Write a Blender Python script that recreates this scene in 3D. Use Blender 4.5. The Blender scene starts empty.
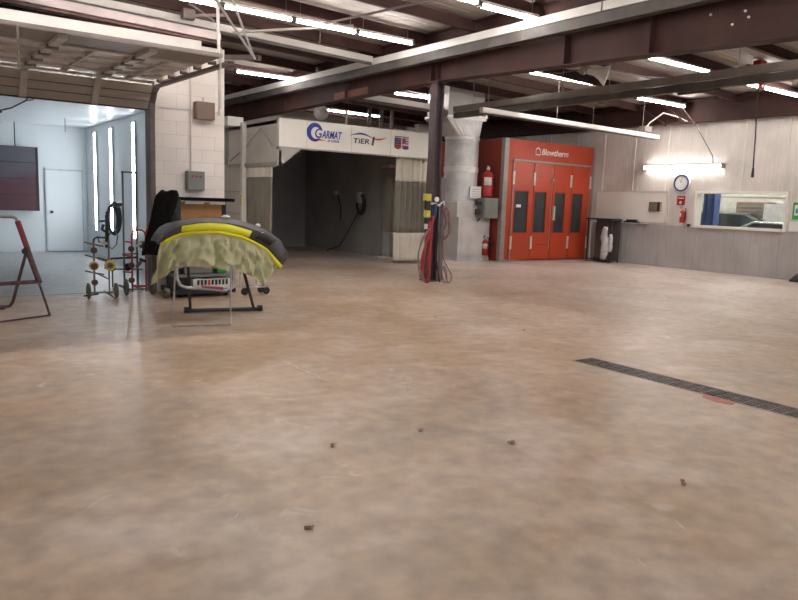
import bpy, bmesh, math, random
from mathutils import Vector, Matrix
random.seed(7)
S = bpy.context.scene
C = S.collection
V = Vector
PI = math.pi

# ------------------------------------------------------------ materials
def nt(name):
    m = bpy.data.materials.new(name); m.use_nodes = True
    return m, m.node_tree.nodes, m.node_tree.links, m.node_tree.nodes['Principled BSDF']
def mat(name, col, rough=.5, metal=0, var=.12, scale=6, bump=0, spec=.5, coat=0, trans=0):
    m, N, L, b = nt(name)
    b.inputs['Roughness'].default_value = rough
    b.inputs['Metallic'].default_value = metal
    b.inputs['Specular IOR Level'].default_value = spec
    b.inputs['Coat Weight'].default_value = coat
    b.inputs['Transmission Weight'].default_value = trans
    tc = N.new('ShaderNodeTexCoord'); no = N.new('ShaderNodeTexNoise')
    no.inputs['Scale'].default_value = scale; no.inputs['Detail'].default_value = 5
    L.new(tc.outputs['Object'], no.inputs['Vector'])
    r = N.new('ShaderNodeValToRGB')
    r.color_ramp.elements[0].position = .3; r.color_ramp.elements[1].position = .7
    r.color_ramp.elements[0].color = (*[c * (1 - var) for c in col], 1)
    r.color_ramp.elements[1].color = (*[min(1, c * (1 + var)) for c in col], 1)
    L.new(no.outputs['Fac'], r.inputs['Fac']); L.new(r.outputs['Color'], b.inputs['Base Color'])
    if bump:
        bp = N.new('ShaderNodeBump'); bp.inputs['Strength'].default_value = bump; bp.inputs['Distance'].default_value = .01
        L.new(no.outputs['Fac'], bp.inputs['Height']); L.new(bp.outputs['Normal'], b.inputs['Normal'])
    return m
def emit(name, col, s):
    m, N, L, b = nt(name)
    b.inputs['Base Color'].default_value = (*col, 1)
    b.inputs['Emission Color'].default_value = (*col, 1); b.inputs['Emission Strength'].default_value = s
    return m
def mixn(N, L, fac, a, b_, mode='MIX'):
    x = N.new('ShaderNodeMix'); x.data_type = 'RGBA'; x.blend_type = mode
    for i, s in ((0, fac), (6, a), (7, b_)):
        if isinstance(s, (int, float)): x.inputs[i].default_value = s
        elif isinstance(s, tuple): x.inputs[i].default_value = (*s, 1)
        else: L.new(s, x.inputs[i])
    return x.outputs[2]
def ramp(N, L, src, p0, p1, c0=(0,0,0), c1=(1,1,1)):
    r = N.new('ShaderNodeValToRGB'); e = r.color_ramp.elements
    e[0].position = p0; e[1].position = p1; e[0].color = (*c0, 1); e[1].color = (*c1, 1)
    L.new(src, r.inputs['Fac']); return r.outputs['Color']
def noise(N, L, vec, scale, detail=4, dist=0):
    n = N.new('ShaderNodeTexNoise'); n.inputs['Scale'].default_value = scale
    n.inputs['Detail'].default_value = detail; n.inputs['Distortion'].default_value = dist
    L.new(vec, n.inputs['Vector']); return n.outputs['Fac']

def floor_mat(name, warm=True):
    m, N, L, b = nt(name)
    v = N.new('ShaderNodeTexCoord').outputs['Object']
    if warm: c1, c2, c3 = (.60,.505,.445), (.35,.24,.15), (.62,.545,.49)
    else: c1, c2, c3 = (.36,.38,.385), (.27,.285,.29), (.44,.46,.465)
    n1 = noise(N, L, v, .33, 5, .6); n2 = noise(N, L, v, 1.5, 7, .4); n3 = noise(N, L, v, 7, 6); n4 = noise(N, L, v, .6, 7, 1.2)
    # browner towards the left front of the shop, paler towards the far right
    sep = N.new('ShaderNodeSeparateXYZ'); L.new(v, sep.inputs[0])
    ma = N.new('ShaderNodeMath'); ma.operation = 'MULTIPLY_ADD'; L.new(sep.outputs[0], ma.inputs[0]); ma.inputs[1].default_value = .045; ma.inputs[2].default_value = 0
    mb = N.new('ShaderNodeMath'); mb.operation = 'MULTIPLY_ADD'; L.new(sep.outputs[1], mb.inputs[0]); mb.inputs[1].default_value = .03; L.new(ma.outputs[0], mb.inputs[2])
    mc = N.new('ShaderNodeMath'); mc.operation = 'ADD'; L.new(mb.outputs[0], mc.inputs[0]); L.new(n1, mc.inputs[1])
    w = ramp(N, L, mc.outputs[0], .50, 1.0)
    base = mixn(N, L, w, c2, c1)
    f5 = N.new('ShaderNodeMath'); f5.operation = 'MULTIPLY'; L.new(ramp(N, L, n2, .42, .75), f5.inputs[0]); f5.inputs[1].default_value = .6
    base = mixn(N, L, f5.outputs[0], base, c3)
    f2 = N.new('ShaderNodeMath'); f2.operation = 'MULTIPLY'; L.new(ramp(N, L, n4, .48, .68), f2.inputs[0]); f2.inputs[1].default_value = .6
    base = mixn(N, L, f2.outputs[0], base, (.27,.20,.145) if warm else tuple(c * .7 for c in c2))
    base = mixn(N, L, .34, base, ramp(N, L, n3, .3, .72, (.28,.26,.25), (.86,.84,.82)), 'OVERLAY')
    # pale scuffs
    n5 = noise(N, L, v, 2.1, 8, 2.2)
    f3 = N.new('ShaderNodeMath'); f3.operation = 'MULTIPLY'; L.new(ramp(N, L, n5, .66, .78), f3.inputs[0]); f3.inputs[1].default_value = .5
    base = mixn(N, L, f3.outputs[0], base, (.66,.62,.58))
    L.new(base, b.inputs['Base Color'])
    rr = N.new('ShaderNodeMapRange'); rr.inputs['To Min'].default_value = .27; rr.inputs['To Max'].default_value = .5
    L.new(n2, rr.inputs['Value']); L.new(rr.outputs[0], b.inputs['Roughness'])
    bp = N.new('ShaderNodeBump'); bp.inputs['Strength'].default_value = .12; bp.inputs['Distance'].default_value = .01
    L.new(n3, bp.inputs['Height']); L.new(bp.outputs['Normal'], b.inputs['Normal'])
    return m
def ribbed(name, col, period, axis, dirt=.2, rough=.45, depth=.004, var=.1, metal=0):
    """sheet metal with ribs repeating along an axis, streaky dirt"""
    m, N, L, b = nt(name)
    tc = N.new('ShaderNodeTexCoord'); v = tc.outputs['Object']
    wv = N.new('ShaderNodeTexWave'); wv.bands_direction = axis; wv.inputs['Scale'].default_value = 2 * PI / 20 / period
    wv.wave_profile = 'SIN'; L.new(v, wv.inputs['Vector'])
    r = ramp(N, L, wv.outputs['Fac'], .06, .3)
    n1 = noise(N, L, v, 1.3, 6, .5)
    mp = N.new('ShaderNodeMapping'); mp.inputs['Scale'].default_value = (6, 6, .5) if axis != 'Y2' else (1, 6, 6); L.new(v, mp.inputs['Vector'])
    n2 = noise(N, L, mp.outputs['Vector'], 2.2, 5)
    c = mixn(N, L, ramp(N, L, n1, .35, .7), tuple(x * (1 - var) for x in col), tuple(min(1, x * (1 + var)) for x in col))
    f = N.new('ShaderNodeMath'); f.operation = 'MULTIPLY'; L.new(ramp(N, L, n2, .48, .75), f.inputs[0]); f.inputs[1].default_value = dirt
    c = mixn(N, L, f.outputs[0], c, tuple(x * .45 for x in col))
    L.new(c, b.inputs['Base Color']); b.inputs['Roughness'].default_value = rough; b.inputs['Metallic'].default_value = metal
    bp = N.new('ShaderNodeBump'); bp.inputs['Strength'].default_value = .8; bp.inputs['Distance'].default_value = depth
    L.new(r, bp.inputs['Height']); L.new(bp.outputs['Normal'], b.inputs['Normal'])
    return m
def block_mat(name, col):
    m, N, L, b = nt(name)
    tc = N.new('ShaderNodeTexCoord'); mp = N.new('ShaderNodeMapping'); mp.inputs['Rotation'].default_value = (PI / 2, 0, 0)
    L.new(tc.outputs['Object'], mp.inputs['Vector'])
    br = N.new('ShaderNodeTexBrick'); br.inputs['Scale'].default_value = 1
    br.inputs['Brick Width'].default_value = .4; br.inputs['Row Height'].default_value = .2; br.inputs['Mortar Size'].default_value = .006
    br.inputs['Color1'].default_value = (*col, 1); br.inputs['Color2'].default_value = (*[c * .93 for c in col], 1)
    br.inputs['Mortar'].default_value = (*[c * .84 for c in col], 1); br.inputs['Mortar Smooth'].default_value = .4
    L.new(mp.outputs['Vector'], br.inputs['Vector'])
    n = noise(N, L, tc.outputs['Object'], 2.2, 6, .4)
    c = mixn(N, L, .35, br.outputs['Color'], ramp(N, L, n, .3, .7, (.38,.35,.33), (.62,.61,.6)), 'OVERLAY')
    L.new(c, b.inputs['Base Color']); b.inputs['Roughness'].default_value = .6
    n2 = noise(N, L, tc.outputs['Object'], 40, 3)
    ad = N.new('ShaderNodeMath'); ad.operation = 'MULTIPLY_ADD'; L.new(br.outputs['Fac'], ad.inputs[0]); ad.inputs[1].default_value = -1; L.new(n2, ad.inputs[2])
    bp = N.new('ShaderNodeBump'); bp.inputs['Strength'].default_value = .5; bp.inputs['Distance'].default_value = .006
    L.new(ad.outputs[0], bp.inputs['Height']); L.new(bp.outputs['Normal'], b.inputs['Normal'])
    return m

M = dict(
    floor=floor_mat('concrete_floor'), floor_bay=floor_mat('grey_concrete', False),
    block=block_mat('painted_block', (.86,.79,.745)),
    wall=ribbed('white_ribbed_panel', (.64,.59,.545), .1, 'Y', .16),
    wain=ribbed('grey_ribbed_panel', (.43,.405,.395), .1, 'Y', .25, .5),
    deck=ribbed('roof_deck', (.33,.285,.25), .3, 'Y', .2, .6, .02),
    plainwall=mat('plain_wall', (.55,.52,.48), .6, var=.08, scale=1),
    baywall=mat('bay_white_panel', (.76,.80,.82), .35, var=.03, scale=.8),
    bayseam=mat('bay_seam', (.55,.60,.63), .5),
    maroon=mat('maroon_steel', (.058,.024,.020), .7, spec=.3, var=.25, scale=2),
    colsteel=mat('dark_column_paint', (.085,.062,.064), .5, var=.25, scale=5),
    railwhite=mat('white_rail_paint', (.86,.82,.77), .45, var=.05, scale=2),
    railgrey=mat('grey_rail_steel', (.105,.09,.08), .65, var=.25, scale=3),
    railmid2=mat('pale_grey_rail', (.58,.53,.48), .5, var=.1, scale=2),
    strutc=mat('dusty_mauve_steel', (.24,.19,.18), .6, var=.2, scale=2),
    railmid=mat('beige_grey_steel', (.27,.235,.205), .6, var=.15, scale=3),
    trackdark=mat('dark_track_steel', (.16,.12,.11), .5, .3, var=.2),
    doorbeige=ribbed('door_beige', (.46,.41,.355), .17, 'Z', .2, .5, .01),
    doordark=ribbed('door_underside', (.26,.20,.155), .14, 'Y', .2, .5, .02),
    doorrib=mat('door_stile', (.56,.51,.455), .5),
    insul=mat('foil_insulation', (.75,.70,.66), .4, .1, var=.2, scale=5, bump=.6),
    white=mat('white_paint', (.72,.70,.66), .4, var=.05),
    header=mat('header_panel', (.80,.77,.70), .4, var=.04, scale=1),
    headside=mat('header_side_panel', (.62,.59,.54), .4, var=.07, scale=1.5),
    steelpanel=mat('grey_galvanised_panel', (.42,.40,.375), .4, .2, var=.12, scale=2),
    darkpanel=mat('dark_grey_booth_lining', (.33,.315,.30), .45, var=.15, scale=1),
    galv=mat('galvanised_duct', (.66,.65,.64), .42, .35, var=.16, scale=4),
    galv2=mat('galvanised_box', (.62,.585,.56), .5, .1, var=.14, scale=2.2),
    galvlight=mat('light_galvanised_band', (.8,.78,.76), .35, .3),
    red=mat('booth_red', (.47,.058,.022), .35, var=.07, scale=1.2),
    redshade=mat('booth_red_shaded', (.26,.035,.018), .45, var=.1, scale=1.2),  # darker copy of booth_red: the side's shading is put into the colour
    redtrim=mat('booth_grey_trim', (.33,.29,.27), .4, .3),
    winglass=mat('dark_tinted_glass', (.045,.055,.06), .12, var=.2, scale=3),
    hinge=mat('pale_hinge', (.72,.66,.58), .4),
    logowhite=mat('logo_white', (.85,.83,.8), .4, var=.01),
    logoblue=mat('logo_blue', (.035,.05,.30), .4, var=.01),
    logored=mat('logo_red', (.55,.03,.03), .4, var=.01),
    logoblack=mat('logo_black', (.02,.02,.025), .4, var=.01),
    curt=mat('curtain_grey_mesh', (.225,.205,.165), .7, var=.1, scale=3),
    curtlight=mat('curtain_canvas', (.74,.69,.60), .7, var=.08, scale=3),
    ext=mat('extinguisher_red', (.40,.014,.012), .3, var=.04, coat=.4),
    extlabel=mat('extinguisher_label', (.75,.7,.65), .5),
    black=mat('black_plastic', (.018,.018,.02), .4, var=.1),
    rubber=mat('black_rubber', (.03,.028,.027), .75),
    cloth=mat('black_cloth', (.008,.008,.008), .95, var=.3, scale=20, bump=.3, spec=.1),
    wheelc=mat('worn_caster', (.15,.14,.11), .6),
    cartgrey=mat('olive_grey_tube', (.22,.20,.16), .5, .2),
    cartred=mat('red_tube', (.40,.035,.045), .4, var=.2),
    yellow=mat('yellow_plastic', (.62,.52,.10), .4),
    brown=mat('brown_disc', (.12,.06,.045), .6, var=.3),
    standdim=mat('dim_grey_steel', (.13,.13,.13), .5, .2, var=.2),
    stand=mat('worn_purple_steel', (.13,.07,.075), .5, .3, var=.35, scale=14),
    standred=mat('red_foam_grip', (.26,.035,.05), .6, var=.25, scale=10),
    standgrey=mat('grey_steel_tube', (.38,.36,.36), .4, .5, var=.25, scale=12),
    darktube=mat('dark_steel_tube', (.055,.05,.05), .4, .4),
    bump=mat('bumper_dark_grey', (.066,.063,.064), .5, var=.1, scale=4),
    bumpy=mat('fluorescent_yellow_paint', (.86,.84,.03), .35, var=.03),
    paper=mat('green_masking_paper', (.60,.60,.38), .7, var=.07, scale=4),
    wood=mat('orange_wood_board', (.55,.27,.09), .5, var=.12, scale=5),
    grey=mat('grey_enamel', (.21,.215,.20), .4, var=.06),
    brownbox=mat('brown_enamel', (.22,.145,.105), .45, var=.06),
    green=mat('green_plastic', (.03,.33,.05), .4),
    tape=mat('white_tape_roll', (.68,.66,.62), .5),
    clearwin=None,
    blue=mat('blue_lift_paint', (.03,.07,.23), .35, var=.2),
    carg=mat('dark_green_car_paint', (.07,.085,.07), .25, coat=.6),
    cary=mat('lime_car_paint', (.50,.55,.05), .25, coat=.6),
    cars=mat('silver_car_paint', (.36,.37,.38), .22, .5, coat=.8),
    cream=mat('cream_wall', (.40,.385,.33), .6),
    drain=mat('drain_void', (.012,.011,.01), .9),
    grate=mat('worn_grate_steel', (.22,.20,.185), .45, .6, var=.3, scale=12),
    leaf=mat('dry_leaf', (.24,.12,.06), .8, var=.4, scale=30),
    plastermark=mat('pale_crack_filler', (.56,.49,.43), .7),
    chalk=mat('white_scrap', (.72,.69,.64), .7),
    pink=mat('faded_red_paint', (.45,.13,.12), .6, var=.25, scale=14),
    rust=mat('overspray_board', (.13,.10,.115), .5, var=.4, scale=2.4),
    plastic=mat('crumpled_clear_plastic', (.62,.60,.60), .25, var=.2, scale=12, bump=.8),
    hosered=mat('red_air_hose', (.34,.025,.03), .4),
    hosegrey=mat('grey_air_hose', (.20,.17,.17), .5),
    hosepink=mat('faded_pink_hose', (.22,.11,.105), .6, var=.3),
    blueg=mat('blue_enamel', (.03,.06,.16), .4),
    pipe=mat('white_pipe', (.60,.56,.53), .45),
    wire=mat('dark_wire', (.09,.08,.075), .6),
    poster=mat('white_sheet_paper', (.78,.77,.76), .6, var=.02),
    paperblue=mat('printed_blue', (.10,.25,.45), .6),
    orange=mat('orange_glow', (.22,.085,.045), .7, var=.3, scale=2),  # colour of the warm glow painted on the beam web
    tube=emit('fluorescent_tube', (1,.965,.94), 23),
    walltube=emit('wall_tube', (1,.965,.93), 9),
    baytube=emit('bay_tube', (.90,.95,1), 9),
)
g, N, L, b = nt('window_glass'); b.inputs['Base Color'].default_value = (.93,.97,.96,1); b.inputs['Roughness'].default_value = .02
b.inputs['Transmission Weight'].default_value = 1; b.inputs['IOR'].default_value = 1.45; M['clearwin'] = g
# the booth lining of the bay floor patch and the stained red board use noise of their own
m, N, L, b = nt('stained_board'); v = N.new('ShaderNodeTexCoord').outputs['Object']
sp = N.new('ShaderNodeSeparateXYZ'); L.new(v, sp.inputs[0])
md = N.new('ShaderNodeMath'); md.operation = 'MULTIPLY_ADD'; L.new(noise(N, L, v, 1.6, 5), md.inputs[0]); md.inputs[1].default_value = -1.2; L.new(sp.outputs[2], md.inputs[2])
c = mixn(N, L, ramp(N, L, md.outputs[0], -.5, .5), (.10,.04,.05), (.105,.10,.125))
L.new(c, b.inputs['Base Color']); b.inputs['Roughness'].default_value = .35; M['board'] = m

# ------------------------------------------------------------ mesh helpers
def wpos(o):
    p = V((0,0,0))
    while o is not None: p += o.location; o = o.parent
    return p
class MB:
    def __init__(s): s.b = bmesh.new()
    def quad(s, *p):
        s.b.faces.new([s.b.verts.new(q) for q in p]); return s
    def hexa(s, v):
        v = [s.b.verts.new(p) for p in v]
        for f in ((3,2,1,0),(4,5,6,7),(0,1,5,4),(1,2,6,5),(2,3,7,6),(3,0,4,7)): s.b.faces.new([v[i] for i in f])
        return s
    def box(s, x0, x1, y0, y1, z0, z1):
        return s.hexa([(x0,y0,z0),(x1,y0,z0),(x1,y1,z0),(x0,y1,z0),(x0,y0,z1),(x1,y0,z1),(x1,y1,z1),(x0,y1,z1)])
    def bar(s, p, q, w, h, up=(0,0,1)):
        p, q = V(p), V(q); d = (q - p).normalized(); u = V(up)
        if abs(d.dot(u)) > .98: u = V((0,1,0))
        r = d.cross(u).normalized(); u = r.cross(d)
        r *= w / 2; u = u * h / 2
        return s.hexa([p-r-u, p+r-u, q+r-u, q-r-u, p-r+u, p+r+u, q+r+u, q-r+u])
    def cyl(s, p, q, r, r2=None, n=14, cap=True):
        return s.tube([p, q], [r, r if r2 is None else r2], n, cap)
    def tube(s, pts, r, n=8, cap=True):
        pts = [V(p) for p in pts]; k = len(pts); rs = r if isinstance(r, list) else [r] * k
        rings = []; prev = None
        for i, p in enumerate(pts):
            d = (pts[min(i+1,k-1)] - pts[max(i-1,0)]).normalized()
            if prev is None:
                a = d.orthogonal().normalized()
            else:
                a = prev - d * prev.dot(d); a = a.normalized() if a.length > 1e-5 else d.orthogonal().normalized()
            prev = a; c = d.cross(a)
            rings.append([s.b.verts.new(p + (a * math.cos(2*PI*j/n) + c * math.sin(2*PI*j/n)) * rs[i]) for j in range(n)])
        for i in range(k - 1):
            for j in range(n):
                s.b.faces.new((rings[i][j], rings[i][(j+1)%n], rings[i+1][(j+1)%n], rings[i+1][j]))
        if cap: s.b.faces.new(rings[0][::-1]); s.b.faces.new(rings[-1])
        return s
    def lathe(s, prof, c=(0,0,0), ax=(0,0,1), n=20):
        """prof: list of (radius, height along ax)"""
        ax = V(ax).normalized(); a = ax.orthogonal().normalized(); bb = ax.cross(a); c = V(c)
        rings = [[s.b.verts.new(c + ax*h + (a*math.cos(2*PI*j/n) + bb*math.sin(2*PI*j/n))*max(r,1e-4)) for j in range(n)] for r, h in prof]
        for i in range(len(prof)-1):
            for j in range(n): s.b.faces.new((rings[i][j], rings[i][(j+1)%n], rings[i+1][(j+1)%n], rings[i+1][j]))
        s.b.faces.new(rings[0][::-1]); s.b.faces.new(rings[-1]); return s
    def torus(s, c, ax, R, r, n=24, k=8, sq=1.0):
        ax = V(ax).normalized(); a = V((0,0,1)) if abs(ax.z) < .9 else V((1,0,0)); bb = ax.cross(a).normalized(); a = bb.cross(ax); c = V(c); ring = []
        for i in range(n):
            t = 2*PI*i/n; d = a*math.cos(t) + bb*math.sin(t)*sq
            ring.append([s.b.verts.new(c + d*R + (d*math.cos(2*PI*j/k) + ax*math.sin(2*PI*j/k))*r) for j in range(k)])
        for i in range(n):
            for j in range(k): s.b.faces.new((ring[i][j], ring[(i+1)%n][j], ring[(i+1)%n][(j+1)%k], ring[i][(j+1)%k]))
        return s
    def prism(s, pts, off):
        off = V(off); a = [s.b.verts.new(p) for p in pts]; c = [s.b.verts.new(V(p)+off) for p in pts]; n = len(pts)
        s.b.faces.new(a[::-1]); s.b.faces.new(c)
        for i in range(n): s.b.faces.new((a[i], a[(i+1)%n], c[(i+1)%n], c[i]))
        return s
    def grid(s, rows, thick=0, smooth=True):
        vs = [[s.b.verts.new(p) for p in r] for r in rows]
        for i in range(len(vs)-1):
            for j in range(len(vs[0])-1):
                s.b.faces.new((vs[i][j], vs[i][j+1], vs[i+1][j+1], vs[i+1][j]))
        s.solid = thick; return s
    solid = 0
    def build(s, name, m, parent=None, smooth=False, bevel=0, origin=None):
        b = s.b; bmesh.ops.recalc_face_normals(b, faces=b.faces)
        if smooth:
            for f in b.faces: f.smooth = True
            for e in b.edges:
                if len(e.link_faces) == 2 and e.calc_face_angle(0) > .7: e.smooth = False
        if parent is None:
            if origin is None:
                xs = [v.co for v in b.verts]
                lo = [min(p[i] for p in xs) for i in range(3)]; hi = [max(p[i] for p in xs) for i in range(3)]
                origin = V(((lo[0]+hi[0])/2, (lo[1]+hi[1])/2, lo[2]))
            o_ = V(origin)
        else: o_ = wpos(parent)
        bmesh.ops.translate(b, verts=b.verts, vec=-o_)
        me = bpy.data.meshes.new(name); b.to_mesh(me); b.free()
        o = bpy.data.objects.new(name, me); C.objects.link(o); me.materials.append(M[m] if isinstance(m, str) else m)
        if parent is None: o.location = o_
        else: o.parent = parent
        if s.solid:
            md = o.modifiers.new('thickness', 'SOLIDIFY'); md.thickness = s.solid; md.offset = 0
        if bevel:
            md = o.modifiers.new('bevel', 'BEVEL'); md.width = bevel; md.segments = 2; md.limit_method = 'ANGLE'
        return o
def tag(o, label, cat, group=None):
    o['label'] = label; o['category'] = cat
    if group: o['group'] = group
    return o
def thing(name, label, cat, loc, group=None):
    o = bpy.data.objects.new(name, None); C.objects.link(o); o.location = loc; o.empty_display_size = .2
    return tag(o, label, cat, group)
def struct(o): o['kind'] = 'structure'; return o
def dup(root, loc, label=None, rz=None):
    def cp(o, par):
        c = o.copy(); C.objects.link(c)
        if par: c.parent = par
        for ch in list(kids[o.name]): cp(bpy.data.objects[ch], c)
        return c
    kids = {}
    def walk(o):
        kids[o.name] = [c.name for c in o.children]
        for c in o.children: walk(c)
    walk(root)
    r = cp(root, None); r.location = loc
    if rz is not None: r.rotation_euler.z = rz
    if label: r['label'] = label
    return r
def text(name, s, parent, m, loc, width, height, shear=0, ext=.004, face='-Y', roll=0, bold=0):
    cu = bpy.data.curves.new(name, 'FONT'); cu.body = s; cu.extrude = ext; cu.shear = shear; cu.offset = bold
    t = bpy.data.objects.new(name, cu); C.objects.link(t)
    dg = bpy.context.evaluated_depsgraph_get(); me = bpy.data.meshes.new_from_object(t.evaluated_get(dg))
    bpy.data.objects.remove(t); bpy.data.curves.remove(cu)
    xs = [v.co.x for v in me.vertices]; ys = [v.co.y for v in me.vertices]
    x0, x1, y0, y1 = min(xs), max(xs), min(ys), max(ys); pw = wpos(parent)
    for v in me.vertices:
        x = (v.co.x-x0)/(x1-x0)*width; y = (v.co.y-y0)/(y1-y0)*height; z = v.co.z
        x, y = x*math.cos(roll)-y*math.sin(roll), x*math.sin(roll)+y*math.cos(roll)
        p = V((x, -z, y)) if face == '-Y' else V((-z, -x, y))
        v.co = p + V(loc) - pw
    me.materials.clear(); me.materials.append(M[m])
    o = bpy.data.objects.new(name, me); C.objects.link(o); o.parent = parent; return o

# ------------------------------------------------------------ camera and colour
cam = bpy.data.cameras.new('camera'); co = bpy.data.objects.new('camera', cam); C.objects.link(co)
R = Matrix(((0.81381,-0.5801,0.03456),(0.05186,0.13173,0.98993),(-0.57881,-0.80382,0.13729))).transposed()
co.matrix_world = Matrix.Translation((0,0,1.5)) @ R.to_4x4()
cam.sensor_width = 36; cam.lens = 703.2 / 798 * 36; cam.clip_end = 200; cam.clip_start = .05
S.camera = co
S.view_settings.view_transform = 'Standard'; S.view_settings.look = 'None'; S.view_settings.gamma = 1
S.view_settings.use_curve_mapping = False; S.view_settings.exposure = 1.32
w = bpy.data.worlds.new('world'); S.world = w; w.use_nodes = True
w.node_tree.nodes['Background'].inputs[0].default_value = (.75,.85,1,1); w.node_tree.nodes['Background'].inputs[1].default_value = .6
# ------------------------------------------------------------ the room
XR, YB, YF, XL = 17.16, 23.0, -6.0, -6.0
def roof_z(x): return 4.95 - .03 * x
def wall(name, m, *boxes, bevel=0):
    mb = MB()
    for b_ in boxes: mb.box(*b_)
    return struct(mb.build(name, m, bevel=bevel))
# floor slab with the drain channel left open
wall('floor', 'floor', (XL, 5.43, YF, YB, -.3, 0), (5.73, XR, YF, YB, -.3, 0), (5.43, 5.73, 4.55, YB, -.3, 0), (5.43, 5.73, YF, -2.5, -.3, 0))
wall('floor_bay', 'floor_bay', (-1.6, 4.0, 11.12, 19.1, 0, .004))
WY0, WY1, WZ0, WZ1 = 8.33, 10.62, 1.17, 2.02
wr = wall('wall_right', 'wall', (XR, XR+.2, YF, WY0, 0, 3.82), (XR, XR+.2, WY1, YB, 0, 3.82), (XR, XR+.2, WY0, WY1, 0, WZ0), (XR, XR+.2, WY0, WY1, WZ1, 3.82))
y = 1.0
while y < 22:
    inwin = WY0 - .03 < y < WY1 + .03
    mb = MB().box(XR-.018, XR, y-.02, y+.02, WZ1+.05 if inwin else 1.16, 3.82)
    mb.build('batten', 'white' if int(y*10) % 3 else 'wall', wr)
    y += 1.06
mb = MB().box(XR-.03, XR, YF, 13.95, 0, 1.14)
wn = struct(mb.build('baseboard_right', 'wain'))
mb = MB()
y = 2.06
while y < 13.9: mb.box(XR-.045, XR-.03, y-.02, y+.02, 0, 1.14); y += 1.06
mb.build('batten', 'wain', wn)
MB().box(XR-.045, XR, YF, 10.9, 1.14, 1.16).box(XR-.045, XR, 11.55, 13.95, 1.14, 1.16).build('cap_strip', 'headside', wn)
wall('wall_back', 'plainwall', (XL, XR, YB, YB+.2, 0, 4.9))
# wall behind the camera with a wide raised door opening to daylight
wall('wall_front', 'plainwall', (XL, -2, YF-.2, YF, 0, 5), (3, 6, YF-.2, YF, 0, 5), (11, XR, YF-.2, YF, 0, 5), (-2, 3, YF-.2, YF, 3.4, 5), (6, 11, YF-.2, YF, 3.4, 5))
wall('wall_left', 'plainwall', (XL-.2, XL, YF-.2, YB+.2, 0, 5.2))
# painted block wall with the bay opening
wall('wall_block', 'block', (3.25, 4.33, 10.9, 11.12, 0, 3.76), (-1.2, 3.25, 10.9, 11.12, 3.15, 3.80), (XL, -1.2, 10.9, 11.12, 0, 3.80), (4.1, 4.33, 11.12, 19.3, 0, 3.0))
struct(MB().box(-1.2, 3.95, 10.86, 10.9, 3.66, 3.83).build('trim_1', 'railwhite'))
struct(MB().box(3.19, 3.25, 10.92, 11.2, 0, 3.15).build('trim_2', 'trackdark'))
# bay
wall('wall_bay_right', 'baywall', (4.0, 4.1, 11.12, 19.1, 0, 3.05))
wall('wall_bay_back', 'baywall', (-1.7, 4.1, 19.1, 19.2, 0, 3.05))
wall('wall_bay_left', 'baywall', (-1.7, -1.6, 11.12, 19.1, 0, 3.05))
wall('ceiling_bay', 'baywall', (-1.7, 4.1, 11.12, 19.2, 3.05, 3.13))
d = struct(MB().box(3.06, 3.86, 19.065, 19.099, .02, 1.98).build('door_1', 'baywall', bevel=.004))
MB().box(3.03, 3.06, 19.055, 19.1, 0, 2.02).box(3.86, 3.89, 19.055, 19.1, 0, 2.02).box(3.03, 3.89, 19.055, 19.1, 1.98, 2.02).build('door_frame', 'bayseam', d)
MB().lathe([(.0,0),(.03,.0),(.03,.015),(.012,.02),(.012,.04),(.032,.05),(.03,.075),(0,.08)], (3.16,19.065,.98), (0,-1,0)).build('door_knob', 'black', d, True)
# roof deck and purlins
def slab(x0, x1, y0, y1, t, dz, mb):
    a, c = roof_z(x0)+dz, roof_z(x1)+dz
    return mb.hexa([(x0,y0,a),(x1,y0,c),(x1,y1,c),(x0,y1,a),(x0,y0,a+t),(x1,y0,c+t),(x1,y1,c+t),(x0,y1,a+t)])
ceil = struct(slab(XL-.2, XR+.4, YF-.2, YB+.2, .08, 0, MB()).build('ceiling', 'deck'))
for y in (1.9,3.7,5.4,6.9,8.35,9.75,11.15,12.6,14.05,15.5,17.0,18.5,20.0,21.5):
    mb = MB()
    for a, b_ in ((XL, 8.44), (8.56, XR-.05)):
        slab(a, b_, y-.008, y+.008, .2, -.2, mb); slab(a, b_, y-.07, y, .012, -.2, mb); slab(a, b_, y, y+.07, .012, -.014, mb)
    mb.build('purlin', 'maroon', ceil)
struct(MB().box(XR-.22, XR+.2, YF, YB, 3.82, 3.84).box(XR-.02, XR+.0, YF, YB, 3.84, 4.44).box(XR-.22, XR, YF, YB, 4.36, 4.38).build('trim_3', 'maroon'))
# view window into the next shop
win = struct(MB().box(XR-.05, XR+.22, WY0-.05, WY0+.012, WZ0-.05, WZ1+.05).box(XR-.05, XR+.22, WY1-.012, WY1+.05, WZ0-.05, WZ1+.05)
    .box(XR-.05, XR+.22, WY0+.012, WY1-.012, WZ1-.012, WZ1+.05).box(XR-.09, XR+.22, WY0+.012, WY1-.012, WZ0-.05, WZ0+.012).build('window_1', 'header'))
MB().box(XR+.1, XR+.106, WY0, WY1, WZ0, WZ1).build('pane', 'clearwin', win)

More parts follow.
